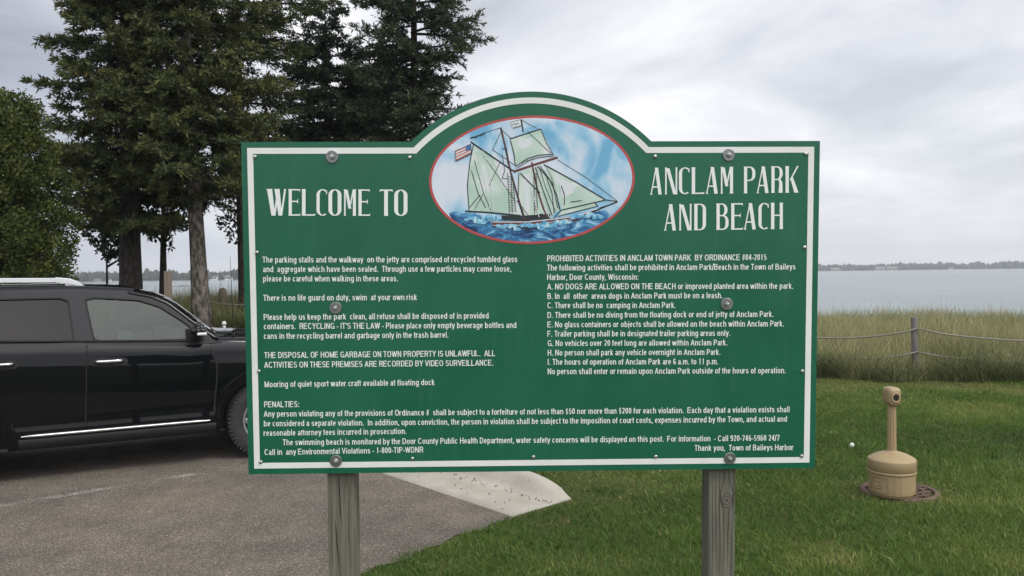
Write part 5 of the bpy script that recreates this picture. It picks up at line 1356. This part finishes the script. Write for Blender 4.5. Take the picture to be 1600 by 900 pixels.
def shore_strip(px0, px1, Y0, Y1, name, mt, h, label, dep=90):
    mb = MB(); fr = []; bk_ = []
    for u in np.linspace(0, 1, 24):
        px = px0 + (px1 - px0) * u; Y = Y0 + (Y1 - Y0) * u; a, b_ = at(px, 430, Y - 3), at(px, 430, Y + dep); fr.append((a.x, a.y, WZ - .3)); bk_.append((b_.x, b_.y, WZ + h))
    md_ = [(f_[0] * .95 + q_[0] * .05, f_[1] * .95 + q_[1] * .05, WZ + h * .8) for f_, q_ in zip(fr, bk_)]
    mb.grid([fr, md_, bk_]); tag(mb.build(name, mt), label, kind='structure')
shore_strip(1150, 1750, 1650, 1750, 'far_shore_right', m_bank, 1.2, 'low far shore on the right')
shore_strip(690, 1210, 850, 1660, 'far_shore_middle', m_bank, 1.1, 'low far shore behind the sign')
shore_strip(-120, 800, 760, 860, 'far_shore_left', m_bank, 1.0, 'low far shore on the left')
shore_strip(176, 201, 752, 690, 'sand_spit', m_sand, 0.9, 'pale sand spit on the far shore at the left', 20)

m_hw = vary('house_white', (.62, .62, .60), (.72, .72, .70), 2, .7); m_ht = vary('house_taupe', (.26, .22, .19), (.34, .29, .25), 2, .8); m_hr = vary('house_roof', (.10, .10, .11), (.16, .16, .17), 2, .8); m_hg = mat('house_glass', (.02, .025, .03), .15)
def house(label, px, Y, w, h, d_, mt, ridge=1.8, wings=(), z0=1.0, cols=4):
    p = at(px, 430, Y); r = empty('shore_house', (p.x, Y - 2.0, WZ + z0)); tag(r, label, 'house', 'houses on the far shore')
    def wing(cx, w_, h_, rg):
        mb = MB(); mb.box((cx - w_ / 2, -d_ / 2, -1), (cx + w_ / 2, d_ / 2, h_)); a = [(cx - w_ / 2, -d_ / 2, h_), (cx - w_ / 2, d_ / 2, h_), (cx - w_ / 2, 0, h_ + rg)]; mb.poly(a); mb.poly([(2 * cx - x, y, z) for x, y, z in a[::-1]]); wl = mb.build('wall', mt, r)
        mb = MB(); e = .5
        for s_ in (-1, 1): mb.poly([(cx - w_ / 2 - e, s_ * (d_ / 2 + e), h_ - .3), (cx + w_ / 2 + e, s_ * (d_ / 2 + e), h_ - .3), (cx + w_ / 2 + e, 0, h_ + rg + .1), (cx - w_ / 2 - e, 0, h_ + rg + .1)])
        mb.build('roof', m_hr if mt is not m_ht else MATS['house_roof_taupe'], r)
        n_ = max(2, int(w_ / 3))
        for k in range(n_):
            x = cx - w_ / 2 + w_ * (k + .5) / n_; mb = MB(); mb.box((x - .6, -d_ / 2 - .06, .9), (x + .6, -d_ / 2 + .02, 2.3)); mb.build('window', m_hg, r)
    wing(0, w, h, ridge)
    for cx, w_, h_, rg in wings: wing(cx, w_, h_, rg)
vary('house_roof_taupe', (.22, .19, .17), (.28, .24, .22), 2, .8)
house('white shore house left of the pair near the grey trunk', 337, 798, 4.2, 2.6, 5, m_hw, 1.6, [(-2.9, 1.8, 1.8, .9)], z0=.5)
house('white shore house with a porch nearest the left edge of the sign', 357, 800, 4.4, 2.8, 5, m_hw, 1.7, [(3.0, 1.8, 1.8, .9)], z0=.5)
house('small pale cottage by the sand spit on the left far shore', 172, 772, 3.2, 1.5, 4, m_hw, .9, z0=.3)
house('low dark cottage left of the pale cottage on the far shore', 154, 770, 5, 1.5, 4, m_ht, 1.0, z0=.3)
house('low grey shore house nearest the right edge of the sign', 1303, 1656, 14, 3.4, 9, m_ht, 2.2, [(9, 6, 2.6, 1.4)], z0=.6)
house('taupe shore house with two gables left of the twin', 1374, 1662, 18, 4.0, 10, m_ht, 3.0, z0=.6)
house('taupe long shore house right of its twin', 1392, 1662, 20, 4.2, 10, m_ht, 2.8, z0=.6)
house('bright white boathouse at the water on the right far shore', 1484.5, 1690, 7.5, 2.8, 7, m_hw, 1.0, z0=.4)

# things on the water at the left
m_dark = vary('dock_wood', (.05, .045, .04), (.09, .08, .07), 3, .8)
def on_water(px, py): 
    d_ = ray(px, py); k = (WZ - CZ) / d_.z; return CAM + d_ * k
p = on_water(187, 453)
mb = MB(); mb.box((-1.4, -1, -.1), (1.4, 1, .28), 0, .03)
for x in (-1.1, 1.1): mb.tube([(x, 0, -.5), (x, 0, .8)], .06, 6)
tag(mb.build('swim_raft', m_dark, None, p), 'small dark floating raft on the water left of the thickest trunk', 'raft')
p = on_water(289, 447.5); mb = MB(); mb.box((-5, -.25, -.05), (5.5, .25, .14), 0, .03); mb.box((-2.2, -.3, .1), (.8, .3, .3), 0, .03); tag(mb.build('floating_boom', m_dark, None, p), 'long thin dark float lying on the water right of the tan post', 'float')
p = on_water(130, 449); mb = MB(); mb.lathe([(.05, -.2), (.25, 0), (.25, .3), (.1, .55), (.02, .9)], 12); tag(mb.build('buoy', m_dark, None, p), 'small dark buoy on the water above the roof rail', 'buoy')
p = on_water(99, 446); root = empty('sailing_boat', p, .4); tag(root, 'small moored boat with a bare white mast near the left far shore', 'boat')
mb = MB(); rows = []
for u in np.linspace(-1, 1, 11):
    w_ = .95 * (1 - abs(u) ** 2.6) + .04; rows.append([(u * 3, -w_, .75 + .1 * u * u), (u * 3, -w_ * .7, .15), (u * 2.8, 0, -.15), (u * 3, w_ * .7, .15), (u * 3, w_, .75 + .1 * u * u), (u * 3, -w_, .75 + .1 * u * u)])
mb.grid(rows); mb.build('hull', m_dark, root)
mb = MB(); mb.box((-1.2, -.5, .7), (.8, .5, 1.2), 0, .12); mb.build('cabin', m_hw, root); mb = MB(); mb.tube([(.4, 0, .7), (.4, 0, 7.2)], .09, 8); mb.tube([(.4, 0, 1.7), (-2.4, 0, 1.75)], .06, 6); mb.build('mast', m_hw, root)

# ------------------------------------------------------------------ haze over the lake
HZ = 0.00036
m_haze = bpy.data.materials.new('haze_air'); m_haze.use_nodes = True; t = m_haze.node_tree; t.nodes.clear()
pv = N(t, 'ShaderNodeVolumePrincipled'); pv.inputs['Color'].default_value = (.90, .94, 1.0, 1); pv.inputs['Density'].default_value = HZ; pv.inputs['Anisotropy'].default_value = 0.0
mo = N(t, 'ShaderNodeOutputMaterial'); t.links.new(pv.outputs[0], mo.inputs['Volume'])
mb = MB(); mb.box((-2400, -300, -5.2), (2400, 1980, 60))
hz_o = mb.build('haze', m_haze); tag(hz_o, 'thin pale haze over the lake', None, None, 'stuff')
# crumbs and leaf bits lying in the gutter
r = np.random.default_rng(12); mb = MB()
for k in range(120):
    a = r.uniform(.05, 2.4); g = .50; p_ = g * (0.88 + .05 * r.normal()) if k < 85 else r.uniform(.1, .95) * g
    xy = G2 + KD * a + KP * p_; s_ = r.uniform(.002, .0055); an = r.uniform(0, 3.1); M_ = Matrix.Translation((xy[0], xy[1], .016)) @ Matrix.Rotation(an, 4, 'Z')
    mb.box((-s_, -s_ * .6, -.004), (s_, s_ * .6, s_ * .5), 0, 0, M_)
tag(mb.build('gutter_debris', vary('debris_brown', (.03, .025, .018), (.09, .07, .045), 30, .9)), 'dark crumbs and leaf bits lying in the gutter', None, None, 'stuff')
